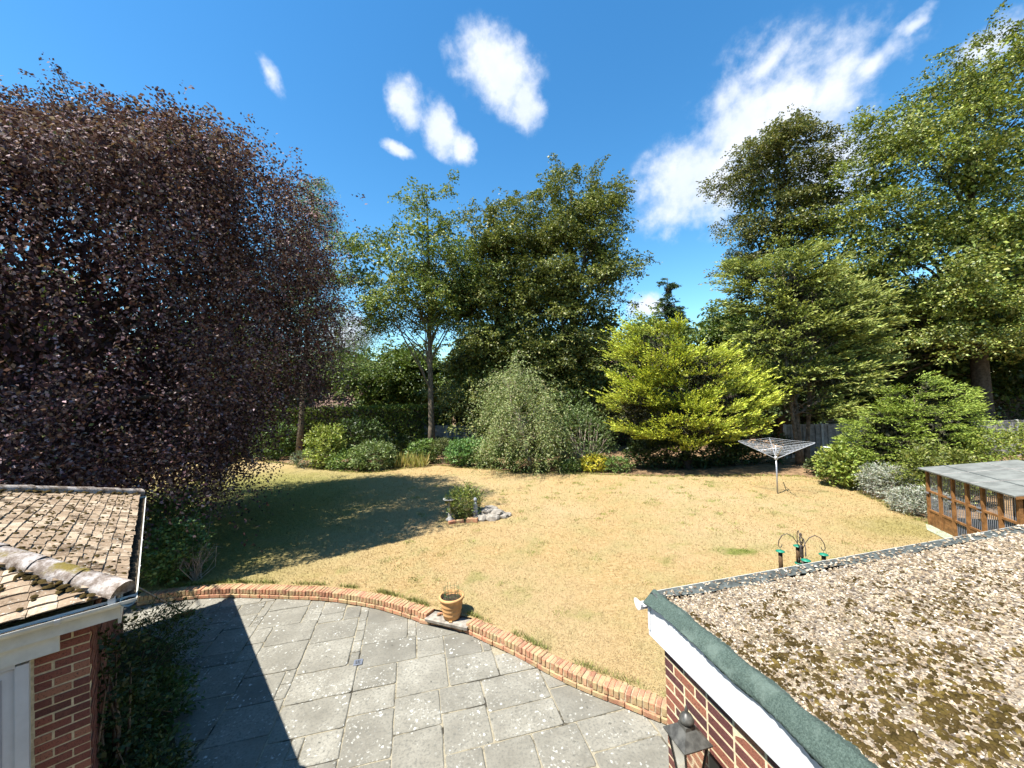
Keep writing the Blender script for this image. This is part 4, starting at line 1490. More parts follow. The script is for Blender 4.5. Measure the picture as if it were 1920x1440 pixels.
# ------------------------------------------------------------------ houses beyond the trees
def far_house(lab, x, y, rz, w, d, h, rh):
    c, s = math.cos(rz), math.sin(rz)
    X, Y = np.array([c, s, 0]), np.array([-s, c, 0])
    o = thing('house', lab, 'house', (x, y, LAWN_Z), 'houses beyond the garden')
    B = np.array([x, y, LAWN_Z])
    G().box(B + ZA * h / 2, (w, d, h), (X, Y, ZA)).build('wall', M_HWALL, o)
    q = G()
    ww, dd = w / 2 + .3, d / 2 + .4
    V = [B - X * ww - Y * dd + ZA * h, B + X * ww - Y * dd + ZA * h, B + X * ww + Y * dd + ZA * h, B - X * ww + Y * dd + ZA * h, B - X * ww + ZA * (h + rh), B + X * ww + ZA * (h + rh)]
    q.add(V, [(0, 1, 5, 4), (2, 3, 4, 5), (0, 4, 3), (1, 2, 5), (3, 2, 1, 0)])
    q.build('roof', M_HROOF, o)
    for i in range(3):
        for z in ((1.2, 3.7) if h > 4 else (1.3,)):
            wn = G().box(B + X * (w * (-.3 + .3 * i)) - Y * (d / 2 + .02) + ZA * z, (1.2, .06, 1.15), (X, Y, ZA)).build('window', M_WHITE, o)
            for s_ in (-1, 1):
                G().box(B + X * (w * (-.3 + .3 * i) + .28 * s_) - Y * (d / 2 + .06) + ZA * z, (.48, .03, .98), (X, Y, ZA)).build('pane', M_WPANE, wn)


# unseen house the garden belongs to, added behind the viewpoint to block sky light
hs = thing('unseen_main_house', 'unseen two storey red brick house behind the viewpoint, added to block sky light', 'house', VA * -.85)
H0 = VA * -.85
G().box(H0 + UA * 3.0 - VA * 4.0 + ZA * 2.7, (17, 8, 5.4), (UA, VA, ZA)).build('wall', M_BRICK_L, hs)
q = G()
V = [H0 + UA * (3 + sx * 9) + VA * (-4 + sy * 4.5) + ZA * 5.4 for sx, sy in ((-1, -1), (1, -1), (1, 1), (-1, 1))] + [H0 + UA * (3 + sx * 4.5) - VA * 4 + ZA * 8.2 for sx in (-1, 1)]
q.add(V, [(0, 1, 5, 4), (2, 3, 4, 5), (0, 4, 3), (1, 2, 5), (3, 2, 1, 0)])
q.build('roof', M_HROOF, hs)
for u_, z, w_ in ((-3, 3.9, 1.4), (0, 3.9, 1.6), (3.5, 3.9, 1.4), (8, 3.9, 1.4), (-2, 1.3, 2.2)):
    wn = G().box(H0 + UA * u_ + VA * .02 + ZA * z, (w_, .06, 1.3), (UA, VA, ZA)).build('window', M_WHITE, hs)
    G().box(H0 + UA * u_ + VA * .055 + ZA * z, (w_ - .14, .03, 1.16), (UA, VA, ZA)).build('pane', M_WPANE, wn)
far_house('low house with brown tiled roof glimpsed right of the copper tree', -17.6, 36, .1, 9, 7, 2.7, 2.6)
far_house('pale house mostly hidden behind the yellow conifer and beeches', 8.5, 40, -.1, 11, 8, 5.0, 3.2)

# ------------------------------------------------------------------ foliage
CAMP = np.array([0, 0, 4.2])


class Leaves:
    def __init__(self):
        self.a = []

    def put(self, P, D, N, L, W, C):
        n = len(P)
        self.a.append((P, D, N, np.broadcast_to(L, (n,)), np.broadcast_to(W, (n,)), C))

    def keep(self, fn):
        out = []
        for a in self.a:
            m = fn(a[0])
            out.append(tuple(x[m] for x in a))
        self.a = out

    def count(self):
        return sum(len(a[0]) for a in self.a)

    def build(self, name, m, parent, kind=None):
        P, D, N, L, W, C = [np.concatenate([a[i] for a in self.a]) for i in range(6)]
        D = unit(D)
        S = unit(np.cross(D, N))
        Nn = np.cross(S, D)
        L, W = L[:, None], W[:, None]
        V = np.stack([P, P + D * L * .45 + S * W * .5 + Nn * W * .14, P + D * L, P + D * L * .45 - S * W * .5 + Nn * W * .14], 1)
        k = len(P)
        F = np.arange(k * 4).reshape(k, 4)
        o = mesh_obj(name, V.reshape(-1, 3), F, m, root_loc(parent), col=np.repeat(C, 4, 0))
        o.parent = parent
        if kind:
            o['kind'] = kind
        return o


def palette(rg, n, pal, wts, jit=.25):
    pal = np.array(pal, float)
    w = np.array(wts, float)
    c = pal[rg.choice(len(pal), n, p=w / w.sum())]
    return c * rg.uniform(1 - jit, 1 + jit, (n, 1)) * rg.uniform(1 - jit * .35, 1 + jit * .35, (n, 3))


def sprays(lv, rg, S, D, L, droop, k, wid, lL, lW, pal, wts, upw=.75, jit=.03, tip=None, lift=.6, fwd=.6, side=.8, tone=None, nrand=.5):
    """flat leafy shoots: start points S, directions D, lengths L"""
    n = len(S)
    D = unit(D)
    L = np.broadcast_to(L, (n,))
    dr = np.broadcast_to(droop, (n,))
    t = (np.arange(k)[None] + rg.random((n, k))) / k
    t = t ** .85
    P = S[:, None] + D[:, None] * (L[:, None] * t)[..., None]
    P[..., 2] -= dr[:, None] * L[:, None] * t ** 2
    T = np.repeat(D[:, None], k, 1).copy()
    T[..., 2] -= 2 * dr[:, None] * t
    T = unit(T)
    up = np.zeros((n, 1, 3))
    up[..., 2] = 1
    up = up + rg.normal(0, .35, (n, 1, 3))
    lat = unit(np.cross(T, np.broadcast_to(up, T.shape)))
    sd = rg.choice([-1., 1.], (n, k))[..., None]
    P = P + lat * sd * (wid * L[:, None] * (1 - .65 * t) * rg.random((n, k)))[..., None] + rg.normal(0, jit, (n, k, 3))
    dl = unit(T * fwd + lat * sd * side + rg.normal(0, .3, (n, k, 3)))
    N = rg.normal(0, nrand, (n, k, 3))
    N[..., 2] += upw
    m = n * k
    C = palette(rg, m, pal, wts)
    if tone is not None:
        C = C * np.repeat(tone, k)[:, None]
    if tip is not None:
        w = np.clip((t.reshape(-1) - .35) / .65, 0, 1)[:, None] * .85
        C = C * (1 - w) + palette(rg, m, [tip], [1]) * w
    s = rg.uniform(.7, 1.2, m)
    lv.put(P.reshape(-1, 3), dl.reshape(-1, 3), N.reshape(-1, 3), lL * s, lW * s, C)


def lobe_points(rg, lobes, n, lo=.7, hi=1.0, inner=.72):
    lobes = np.array(lobes, float)
    c, r = lobes[:, :3], lobes[:, 3:6]
    area = (r[:, 0] * r[:, 1] + r[:, 1] * r[:, 2] + r[:, 0] * r[:, 2])
    out_p, out_n = [], []
    got = 0
    while got < n:
        k = rg.choice(len(lobes), n, p=area / area.sum())
        d = unit(rg.normal(size=(n, 3)))
        rho = rg.uniform(lo, hi, n)
        P = c[k] + d * r[k] * rho[:, None]
        q = (P[:, None] - c[None]) / r[None]
        dist = np.linalg.norm(q, axis=2)
        dist[np.arange(n), k] = 9
        ok = dist.min(1) > inner
        nn = unit(d / r[k])
        face = np.einsum('ij,ij->i', nn, unit(CAMP - P))
        ok &= (face > -.3) | (rg.random(n) < .45)
        out_p.append(P[ok])
        out_n.append(nn[ok])
        got += ok.sum()
    return np.concatenate(out_p)[:n], np.concatenate(out_n)[:n]


def limbs(gm, rg, base, top, tips, r0, wob=.25, hmin=.25, sag=.1):
    """tapered trunk, then branches out to a set of crown points"""
    base, top = np.asarray(base, float), np.asarray(top, float)
    k = 9
    t = np.linspace(0, 1, k)
    pts = base + (top - base) * t[:, None] + np.cumsum(rg.normal(0, wob / k, (k, 3)), 0) * np.array([1, 1, .2])
    pts[0] = base
    rad = r0 * (1 - t * .88)
    rad[0] *= 1.35
    gm.tube(pts, rad, 9)
    for p in tips:
        h = np.clip((p[2] - base[2]) / (top[2] - base[2]) - rg.uniform(.12, .34), hmin, .92)
        s = np.array([np.interp(h, t, pts[:, d]) for d in range(3)])
        rr = np.interp(h, t, rad) * rg.uniform(.25, .5)
        m = (s + p) / 2 + np.array([0, 0, rg.uniform(0, .12) * np.linalg.norm(p - s)]) + rg.normal(0, .15, 3)
        q = np.array([s, s * .6 + m * .4 + rg.normal(0, .06, 3), m, m * .45 + p * .55 + rg.normal(0, .1, 3) - ZA * sag * .3, p - ZA * sag])
        gm.tube(q, np.array([1, .8, .6, .4, .12]) * rr, 6, False)


def broadleaf(name, label, cat, base, top, lobes, n_bough, per, n_spray, seed, pal, wts, r0=.3, bark=None, leaf=(.14, .095), L=(.45, .85), droop=.45, rc=.42, rb=.85, up=.1, n_limb=26,
              group=None, lo=.62, wid=.34, m=None, upw=.85, wisps=0, k=14, fill=.08, zf=.30):
    rg = np.random.default_rng(seed)
    th = thing(name, label, cat, base, group)
    B, Nb = lobe_points(rg, lobes, n_bough, lo)
    n_clump = n_bough * per
    P = np.repeat(B, per, 0) + rg.normal(0, rb, (n_clump, 3)) * np.array([1, 1, zf])
    P[:, 2] -= .12 * np.linalg.norm((P - np.repeat(B, per, 0))[:, :2], axis=1) ** 2
    Nn = np.repeat(Nb, per, 0)
    lv = Leaves()
    if fill:
        nf = int(n_clump * n_spray * k * fill)
        Q, _ = lobe_points(rg, lobes, nf, .15, .7, 0.0)
        lv.put(Q, rg.normal(0, 1, (nf, 3)), rg.normal(0, .5, (nf, 3)) + ZA * .5, leaf[0] * 1.9, leaf[1] * 1.9, palette(rg, nf, pal, wts))
    S = np.repeat(P, n_spray, 0) + rg.normal(0, rc * .5, (n_clump * n_spray, 3)) * np.array([1, 1, .7])
    o = np.repeat(Nn, n_spray, 0)
    D = o * np.array([.9, .9, .35]) + rg.normal(0, .6, S.shape) * np.array([1, 1, .45])
    D[:, 2] += up
    tone = np.repeat(np.repeat(rg.uniform(.82, 1.18, n_bough), per) * rg.uniform(.85, 1.15, n_clump), n_spray)
    sprays(lv, rg, S, D, rg.uniform(L[0], L[1], len(S)), rg.uniform(droop * .5, droop * 1.5, len(S)), k, wid, leaf[0], leaf[1], pal, wts, upw=upw, tone=tone)
    tr = G()
    tips = B[rg.choice(n_bough, min(n_limb, n_bough), False)]
    limbs(tr, rg, base, top, tips, r0)
    if wisps:
        hi = np.argsort(-(P[:, 2] + rg.normal(0, 1.2, n_clump)))[:wisps]
        for p in P[hi]:
            ln = rg.uniform(.9, 2.0)
            d = unit(np.array([rg.normal(0, .45), rg.normal(0, .45), 1.0]))
            q = [p, p + d * ln * .5, p + d * ln + rg.normal(0, .2, 3) - ZA * .1 * ln]
            tr.tube(q, (.02, .013, .004), 5, False)
            for f_ in np.linspace(.1, 1, 7):
                s = p + (q[2] - p) * f_
                sprays(lv, rg, s[None] + rg.normal(0, .05, (3, 3)), rg.normal(0, 1, (3, 3)) * np.array([1, 1, .3]), np.full(3, .45 * (1.15 - f_ * .6)), .5, 9, .3, leaf[0], leaf[1], pal, wts, upw=upw)
    tr.build('trunk', bark or M_BARK, th, smooth=True)
    lv.build('crown', m or M_LEAF, th)
    return th


BR = 1.22
GREEN = [(.085, .115, .022), (.125, .150, .035), (.165, .175, .05), (.06, .085, .02)]
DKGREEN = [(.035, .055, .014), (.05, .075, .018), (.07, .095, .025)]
OLIVE = [(.115, .135, .03), (.185, .20, .05), (.27, .265, .085), (.05, .068, .016)]

# ---- copper weeping beech filling the left
def copper_tree():
    rg = np.random.default_rng(101)
    C0 = np.array([-14.4, 10.9, LAWN_Z])
    th = thing('copper_beech', 'huge weeping purple leaved tree hanging down to the lawn on the left', 'tree', C0)
    zs = np.array([.6, 2.0, 3.6, 5.5, 8.0, 10.0, 11.5, 12.5, 13.2, 13.7])
    rs_ = np.array([4.1, 4.5, 5.5, 6.7, 7.2, 6.9, 6.2, 5.0, 3.2, .5])
    pal = [(.082, .040, .045), (.16, .095, .095), (.28, .195, .188), (.20, .115, .085), (.032, .016, .020), (.10, .10, .036)]
    wts = [3, 3, 2.0, 1.5, 2.6, .25]
    lv = Leaves()
    toc = math.atan2(-11.6, 14.2)

    def plan(ph):
        return (np.abs(np.cos(ph) / 7.75) ** 4 + np.abs(np.sin(ph) / 5.3) ** 4) ** -.25 / 7.2

    mph = np.concatenate([toc + .6 + rg.uniform(-1.3, 1.3, 62), rg.uniform(-math.pi, math.pi, 34)])
    mz = rg.uniform(2.2, 13.4, 96)
    mtone = rg.uniform(.75, 1.3, 96)

    def masses(ph, z):
        """how far a point is from the middle of its hanging mass, and which mass"""
        dp = (ph[:, None] - mph[None] + math.pi) % (2 * math.pi) - math.pi
        dz = z[:, None] - mz[None]
        dz = np.where(dz > 0, dz * 1.25, dz * .62)
        d = np.hypot(dp * 6.3, dz)
        i = d.argmin(1)
        return d[np.arange(len(ph)), i], i

    def shell(n, zlo, zhi, inner, front=.7):
        z = rg.uniform(zlo, zhi, n)
        ph = rg.uniform(-math.pi, math.pi, n)
        ph = np.where(rg.random(n) < front, toc + .6 + rg.uniform(-1.3, 1.3, n), ph)
        R = np.interp(z, zs, rs_) * plan(ph)
        lob = 1 + .10 * np.sin(ph * 4 + z * .6 + 1) + .07 * np.sin(ph * 9 - z * 1.7)
        md, mi = masses(ph, z)
        rho = (1 - inner * rg.random(n) ** 1.8) * (1.03 - .25 * np.clip(md / 1.5, 0, 1) ** 2)
        shell.tone = mtone[mi] * (1.1 - .3 * np.clip(md / 1.5, 0, 1))  # leaves tinted darker between masses, shade put into the colour
        P = C0 + np.stack([np.cos(ph) * R * rho * lob, np.sin(ph) * R * rho * lob, z - LAWN_Z], 1)
        zc = 3.6 + .80 * P[:, 1]
        P[:, 2] = np.where(P[:, 2] > zc, zc - .35 * rg.random(n) * (P[:, 2] - zc + .5), P[:, 2])
        return P, ph

    # boughs that arch out and let curtains of shoots hang from them
    nb1 = 350
    P, ph = shell(nb1, 2.6, 13.0, .16)
    tn = shell.tone
    out = np.stack([np.cos(ph), np.sin(ph), np.zeros(nb1)], 1)
    nst = 21
    S = np.repeat(P, nst, 0) + rg.normal(0, 1, (nb1 * nst, 3)) * np.array([.40, .40, .20])
    o = np.repeat(out, nst, 0)
    S += o * rg.uniform(-.35, .35, (len(S), 1))
    S[:, 2] -= .3 * np.linalg.norm(S - np.repeat(P, nst, 0), axis=1) ** 2
    D = o * .32 + rg.normal(0, .2, S.shape) - ZA * .75
    ln = rg.uniform(.7, 2.3, len(S)) * np.repeat(rg.uniform(.7, 1.25, nb1), nst)
    ln = np.minimum(ln, np.maximum(S[:, 2] - .7, .3))
    tone = np.repeat(tn * rg.uniform(.85, 1.15, nb1), nst)
    kk = 25
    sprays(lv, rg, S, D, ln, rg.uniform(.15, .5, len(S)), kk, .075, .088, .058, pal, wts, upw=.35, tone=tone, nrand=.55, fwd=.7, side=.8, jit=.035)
    # the leafy tops of those boughs
    nt_ = 13
    S = np.repeat(P, nt_, 0) + rg.normal(0, 1, (nb1 * nt_, 3)) * np.array([.45, .45, .2])
    D = np.repeat(out, nt_, 0) * .7 + rg.normal(0, .55, S.shape) * np.array([1, 1, .4]) + ZA * .12
    sprays(lv, rg, S, D, rg.uniform(.4, .9, len(S)), rg.uniform(.4, .8, len(S)), 14, .25, .09, .06, pal, wts, upw=.9, tone=np.repeat(tn * 1.15, nt_), nrand=.55)
    # crown top
    n3 = 420
    P3, ph3 = shell(n3, 11.4, 13.6, .8, .55)
    S = np.repeat(P3, 7, 0) + rg.normal(0, .3, (n3 * 7, 3))
    D = np.stack([np.cos(ph3), np.sin(ph3), np.zeros(n3)], 1).repeat(7, 0) * .5 + rg.normal(0, .5, S.shape) + ZA * .25
    sprays(lv, rg, S, D, rg.uniform(.4, 1.0, len(S)), rg.uniform(.3, .8, len(S)), 14, .24, .092, .062, pal, wts, upw=.7, nrand=.6)
    # inner growth, given dark leaf colours to paint in the shade
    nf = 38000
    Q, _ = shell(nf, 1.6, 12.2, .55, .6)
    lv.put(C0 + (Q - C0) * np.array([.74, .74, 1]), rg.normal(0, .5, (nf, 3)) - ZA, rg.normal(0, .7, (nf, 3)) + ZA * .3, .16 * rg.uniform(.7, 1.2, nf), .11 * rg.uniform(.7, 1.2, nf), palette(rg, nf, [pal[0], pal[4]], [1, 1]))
    # a hanging skirt low on the lawn side
    n2 = 620
    ph2 = rg.uniform(-1.25, .75, n2)
    z2 = rg.uniform(1.6, 5.0, n2)
    R2 = np.interp(z2, zs, rs_) * rg.uniform(.72, 1.0, n2) * plan(ph2)
    S2 = C0 + np.stack([np.cos(ph2) * R2, np.sin(ph2) * R2, z2 - LAWN_Z], 1)
    D2 = np.stack([np.cos(ph2) * .2, np.sin(ph2) * .2, -np.ones(n2)], 1) + rg.normal(0, .15, (n2, 3))
    sprays(lv, rg, S2, D2, np.minimum(rg.uniform(.8, 2.0, n2), z2 - .6), .1, 26, .10, .088, .058, pal, wts, upw=.35, nrand=.6, fwd=.7)
    n = nb1

    def ok(p):
        a, b = p @ AA, p @ BA
        inb = (a < .15) & (b < 11.2) & (p[:, 2] < 4.1)
        off = p[:, 0] < -1.5 * p[:, 1]
        inb |= p[:, 1] < 6.0 + np.maximum(0, p[:, 0] + 10.6) * .6
        return (~inb) & (p[:, 2] > .32) & (~off | (rg.random(len(p)) < .5))
    tr = G()
    # shoots breaking out of the top
    for _ in range(52):
        a = rg.uniform(-1.6, 1.9)
        r = rg.uniform(0, 5.8)
        b0 = C0 + np.array([math.cos(a) * r, math.sin(a) * r, 0])
        b0[1] = C0[1] + (b0[1] - C0[1]) * .7
        b0[2] = min(12.9 - .035 * r * r, 3.3 + .80 * b0[1])
        d = unit(np.array([rg.normal(.0, .5), rg.normal(0, .4), 1.0]))
        l_ = rg.uniform(.6, 1.7) * min(1.0, max(.35, (b0[1] - 5) / 5))
        q = [b0, b0 + d * l_ * .55, b0 + d * l_ + np.array([rg.normal(0, .3), rg.normal(0, .3), -.12])]
        tr.tube(q, (.022, .013, .004), 5, False)
        for f_ in np.linspace(.15, 1, 7):
            s = b0 + (q[2] - b0) * f_
            kk = 3
            sprays(lv, rg, s[None] + rg.normal(0, .05, (kk, 3)), rg.normal(0, 1, (kk, 3)) * np.array([1, 1, .4]), np.full(kk, .5 * (1.15 - .6 * f_)), .6, 9, .25, .085, .056, pal, wts, upw=.5)
    # side shoots on the right outline
    for _ in range(26):
        a = rg.uniform(-.3, .75)
        z1 = rg.uniform(7, 12)
        r = np.interp(z1, zs, rs_) * .96 * plan(a)
        b0 = C0 + np.array([math.cos(a) * r, math.sin(a) * r, z1 - LAWN_Z])
        d = unit(np.array([math.cos(a), math.sin(a), rg.uniform(-.2, .35)]))
        l_ = rg.uniform(.5, 1.2)
        e = b0 + d * l_
        tr.tube([b0, b0 + d * l_ * .5 + ZA * .05, e], (.015, .009, .003), 5, False)
        for f_ in np.linspace(.1, 1, 6):
            s = b0 + (e - b0) * f_
            sprays(lv, rg, s[None] + rg.normal(0, .05, (3, 3)), np.array([[0, 0, -1.]]) + rg.normal(0, .6, (3, 3)), np.full(3, .5), .4, 8, .25, .085, .056, pal, wts, upw=.5)
    lv.keep(ok)
    tips = P[rg.choice(n, 70, False)] - np.array([0, 0, .2])
    limbs(tr, rg, C0, C0 + np.array([.4, .2, 10.6]), tips, .5, .5)
    tr.build('trunk', M_BARK_D, th, smooth=True)
    tw = G()
    fr_ = P[(P[:, 0] / P[:, 1] > -1.4) & (P[:, 2] > 1.5)]
    for p in fr_[rg.choice(len(fr_), min(60, len(fr_)), False)]:
        ov = unit(p - C0) * np.array([1, 1, 0])
        q = [p + ov * .1, p + ov * .45 + rg.normal(0, .12, 3), p + ov * .7 + rg.normal(0, .2, 3) - ZA * .35, p + ov * .8 + rg.normal(0, .25, 3) - ZA * 1.0]
        if q[-1][2] > 4.2 and ok(np.array(q) - ov * .3 - np.array([0, .6, 0])).all():
            tw.tube(spline([v - ov * .35 for v in q], .12), .006, 5, False)
    tw.build('twigs', M_TWIG, th, kind='stuff')
    lv.build('crown', M_LEAF_P, th)


copper_tree()

# ---- larch behind it
def larch():
    rg = np.random.default_rng(55)
    B = np.array([-14.1, 25.2, LAWN_Z])
    th = thing('larch', 'pale feathery larch rising behind the right edge of the copper tree', 'tree', B)
    tr = G()
    top = np.array([-12.7, 25.2, 19.0])
    t = np.linspace(0, 1, 9)
    pts = B + (top - B) * t[:, None] + rg.normal(0, .08, (9, 3))
    pts[0] = B
    tr.tube(pts, .2 * (1 - t) ** 1.2 + .006, 9)
    lv = Leaves()
    for i in range(110):
        h = rg.uniform(.30, .99)
        s = np.array([np.interp(h, t, pts[:, d]) for d in range(3)])
        a = rg.uniform(0, 6.28)
        ln = (1 - h) * 7.0 + .9
        d = np.array([math.cos(a), math.sin(a), 0])
        q = np.array([s + d * ln * f - ZA * (.16 * ln * f - .22 * ln * f ** 3) for f in (0, .25, .5, .75, 1)])
        tr.tube(q, np.array([.04, .03, .02, .012, .005]), 5, False)
        n = int(14 + ln * 6)
        f = rg.uniform(.12, 1, n)
        S = np.stack([np.interp(f, (0, .25, .5, .75, 1), q[:, j]) for j in range(3)], 1)
        D = np.stack([rg.normal(0, .4, n) + d[0] * .3, rg.normal(0, .4, n) + d[1] * .3, -np.ones(n)], 1)
        sprays(lv, rg, S, D, rg.uniform(.35, 1.0, n), .1, 11, .14, .15, .036, [(.14, .20, .06), (.20, .26, .09), (.24, .27, .11)], [1, 1, .6], upw=.3, jit=.02)
    tr.build('trunk', M_BARK, th, smooth=True)
    lv.build('crown', M_LEAF_C, th)


larch()

# ---- green trees along the back
broadleaf('birch_like_tree', 'open crowned pale trunked tree standing left of the dense beeches', 'tree', (-5.2, 24.3, LAWN_Z), (-5.0, 24.0, 17.0),
          [(-5.3, 24, 14.3, 2.1, 1.8, 2.3), (-7.6, 24, 13.0, 2.4, 2.0, 2.0), (-9.3, 24, 11.8, 1.6, 1.4, 1.4), (-3.6, 24.3, 13.0, 2.0, 2, 2.3), (-6.6, 23.5, 10.2, 2.4, 2, 1.5), (-3.7, 24, 9.6, 1.8, 1.8, 1.8), (-8.6, 24.5, 9.6, 1.5, 1.3, 1.0)],
          42, 9, 8, 61, [(.12, .16, .03), (.20, .235, .05), (.28, .29, .08), (.06, .09, .02)], [3, 3, 1.5, 2], .22, M_BARK, n_limb=34, wisps=6, droop=.55, fill=.03)
broadleaf('beech', 'dense dark green beech, left of the pair behind the weeping shrub', 'tree', (-.9, 26.5, LAWN_Z), (-.9, 26.2, 16.8),
          [(-.7, 26, 14.2, 2.9, 2.6, 2.9), (-2.6, 26, 10.5, 2.5, 2.3, 3.0), (.4, 25.6, 10.2, 3.0, 2.5, 3.4), (-.9, 25.6, 6.2, 3.6, 2.4, 3.2), (-3.3, 26.3, 6.0, 2.0, 2.0, 2.2)],
          64, 11, 8, 62, OLIVE, [3, 3, 1.5, 2], .38, M_BARK_D, n_limb=34, wisps=8, fill=.14)
broadleaf('beech', 'tallest dense green beech behind the yellow conifer, with wispy leader', 'tree', (4.3, 26.5, LAWN_Z), (4.6, 26.2, 18.2),
          [(4.6, 26, 15.2, 3.2, 2.6, 2.9), (6.4, 26, 12.6, 2.0, 2.3, 3.4), (2.2, 26, 14.0, 2.8, 2.4, 2.9), (3.4, 25.4, 10.0, 3.3, 2.5, 3.4), (6.3, 26, 8.2, 2.0, 2.2, 2.8), (4.0, 25.6, 5.2, 3.6, 2.4, 3.0), (6.0, 26, 17.0, 1.1, .9, 1.5)],
          76, 12, 7, 63, OLIVE, [3, 3, 1.5, 2], .42, M_BARK_D, n_limb=38, wisps=12, fill=.14)
broadleaf('hornbeam', 'brownish green tree standing against the white cloud left of the big beech', 'tree', (19.4, 27.5, LAWN_Z), (19.3, 27, 22.0),
          [(19.3, 27, 20.2, 2.7, 2.2, 2.4), (17.6, 27, 17.4, 2.1, 2.0, 2.4), (20.6, 27, 17.2, 2.6, 2, 2.6), (18.9, 27, 14.0, 2.7, 2.2, 2.0), (21.8, 27.5, 13.8, 2.5, 2, 2.6), (22.4, 26.5, 17.5, 1.6, 1.6, 2.2)],
          56, 10, 8, 64, [(.105, .115, .03), (.155, .16, .045), (.21, .19, .07), (.055, .068, .018)], [2, 3, 2, 2], .38, M_BARK_D, n_limb=28, wisps=5, rb=.7)
broadleaf('great_beech', 'huge spreading green beech towering over the right of the garden', 'tree', (27.2, 22.3, LAWN_Z), (27.4, 22.6, 21.5),
          [(28.6, 22.5, 21.0, 3.6, 3, 2.6), (24.6, 22.6, 19.0, 3.2, 2.8, 2.6), (30.5, 22, 17.4, 3.5, 3, 2.6), (26.8, 21.6, 15.6, 3.4, 2.6, 1.8), (22.6, 22.8, 16.0, 2.6, 2.4, 2.6), (21.2, 23, 13.0, 2.2, 2.2, 2.3),
           (23.6, 22, 11.6, 2.4, 2.2, 1.5), (29.3, 21, 13.0, 3.6, 2.6, 1.8), (25.2, 20.2, 10.6, 3.2, 2.0, 1.5), (28.0, 19.6, 9.4, 3.4, 2.0, 1.8), (23.8, 19.8, 9.4, 2.0, 1.6, 1.0), (29.6, 20.3, 6.3, 1.8, 1.6, 1.8),
           (21.8, 23.4, 10.4, 2.4, 2.0, 1.8), (27.0, 20.0, 7.2, 3.2, 1.6, 1.3), (31, 20, 9.0, 2.6, 2, 2.2), (24.4, 21.0, 7.0, 2.2, 1.5, 1.4), (25.6, 22.4, 13.4, 2.6, 2.2, 1.5)],
          118, 12, 7, 65, [(.14, .175, .03), (.235, .26, .055), (.33, .335, .10), (.06, .085, .016)], [3, 3, 2.2, 2.6], .46, M_BARK_D, n_limb=40, wisps=14, rb=.95)
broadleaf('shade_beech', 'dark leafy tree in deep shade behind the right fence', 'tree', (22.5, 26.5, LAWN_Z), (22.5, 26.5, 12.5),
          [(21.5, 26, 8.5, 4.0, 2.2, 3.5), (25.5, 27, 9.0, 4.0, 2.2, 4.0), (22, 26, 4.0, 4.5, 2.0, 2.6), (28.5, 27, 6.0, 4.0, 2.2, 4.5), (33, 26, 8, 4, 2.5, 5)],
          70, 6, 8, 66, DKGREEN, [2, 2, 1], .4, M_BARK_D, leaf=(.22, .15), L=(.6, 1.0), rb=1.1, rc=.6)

# ---- trees further back, closing the view
proto = broadleaf('background_tree', 'dark rounded tree far behind the hedge, left of the bare trunk', 'tree', (-9.5, 35, LAWN_Z), (-9.5, 35, 8.5),
                  [(-9.5, 35, 6.2, 3.6, 3.0, 2.6), (-12, 35, 4.2, 3.0, 2.6, 2.8), (-6.6, 35, 4.4, 3.0, 2.6, 2.8)], 60, 6, 7, 67,
                  [(.075, .11, .02), (.11, .15, .03), (.15, .18, .04)], [2, 2, 1], .3, M_BARK_D, leaf=(.24, .16), L=(.6, 1.0), rb=1.0, rc=.6, n_limb=14, group='trees beyond the garden')
for x, y, rz, sx, sz, lab in ((-2.0, 36, 2.0, 1.1, 1.25, 'dark tree far behind the left of the two dense beeches'), (5.5, 35, 3.4, 1.1, 1.1, 'dark tree far behind the tallest beech trunk'),
                              (13.0, 38, 1.1, 1.0, 1.25, 'far rounded tree showing between yellow conifer and dark conifer'), (20.5, 35, 4.4, 1.2, 1.3, 'far tree hidden behind the dark conifer'),
                              (30, 34, 5.2, 1.35, 1.5, 'far tree behind the great beech trunk'), (-17.5, 39, .6, 1.1, 1.05, 'far tree behind the larch trunk'), (-26, 33, 2.7, 1.3, 1.35, 'far tree behind the copper tree'),
                              (-34, 24, 1.7, 1.5, 1.6, 'far tree at the left picture edge behind the copper tree'), (40, 28, 3.0, 1.5, 1.9, 'far tree past the right picture edge behind the great beech')):
    c = proto.copy()
    COL.objects.link(c)
    c.location = (x, y, LAWN_Z)
    c.rotation_euler = (0, 0, rz)
    c.scale = (sx, sx, sz)
    c['label'] = lab
    for ch in proto.children:
        d = ch.copy()
        COL.objects.link(d)
        d.parent = c


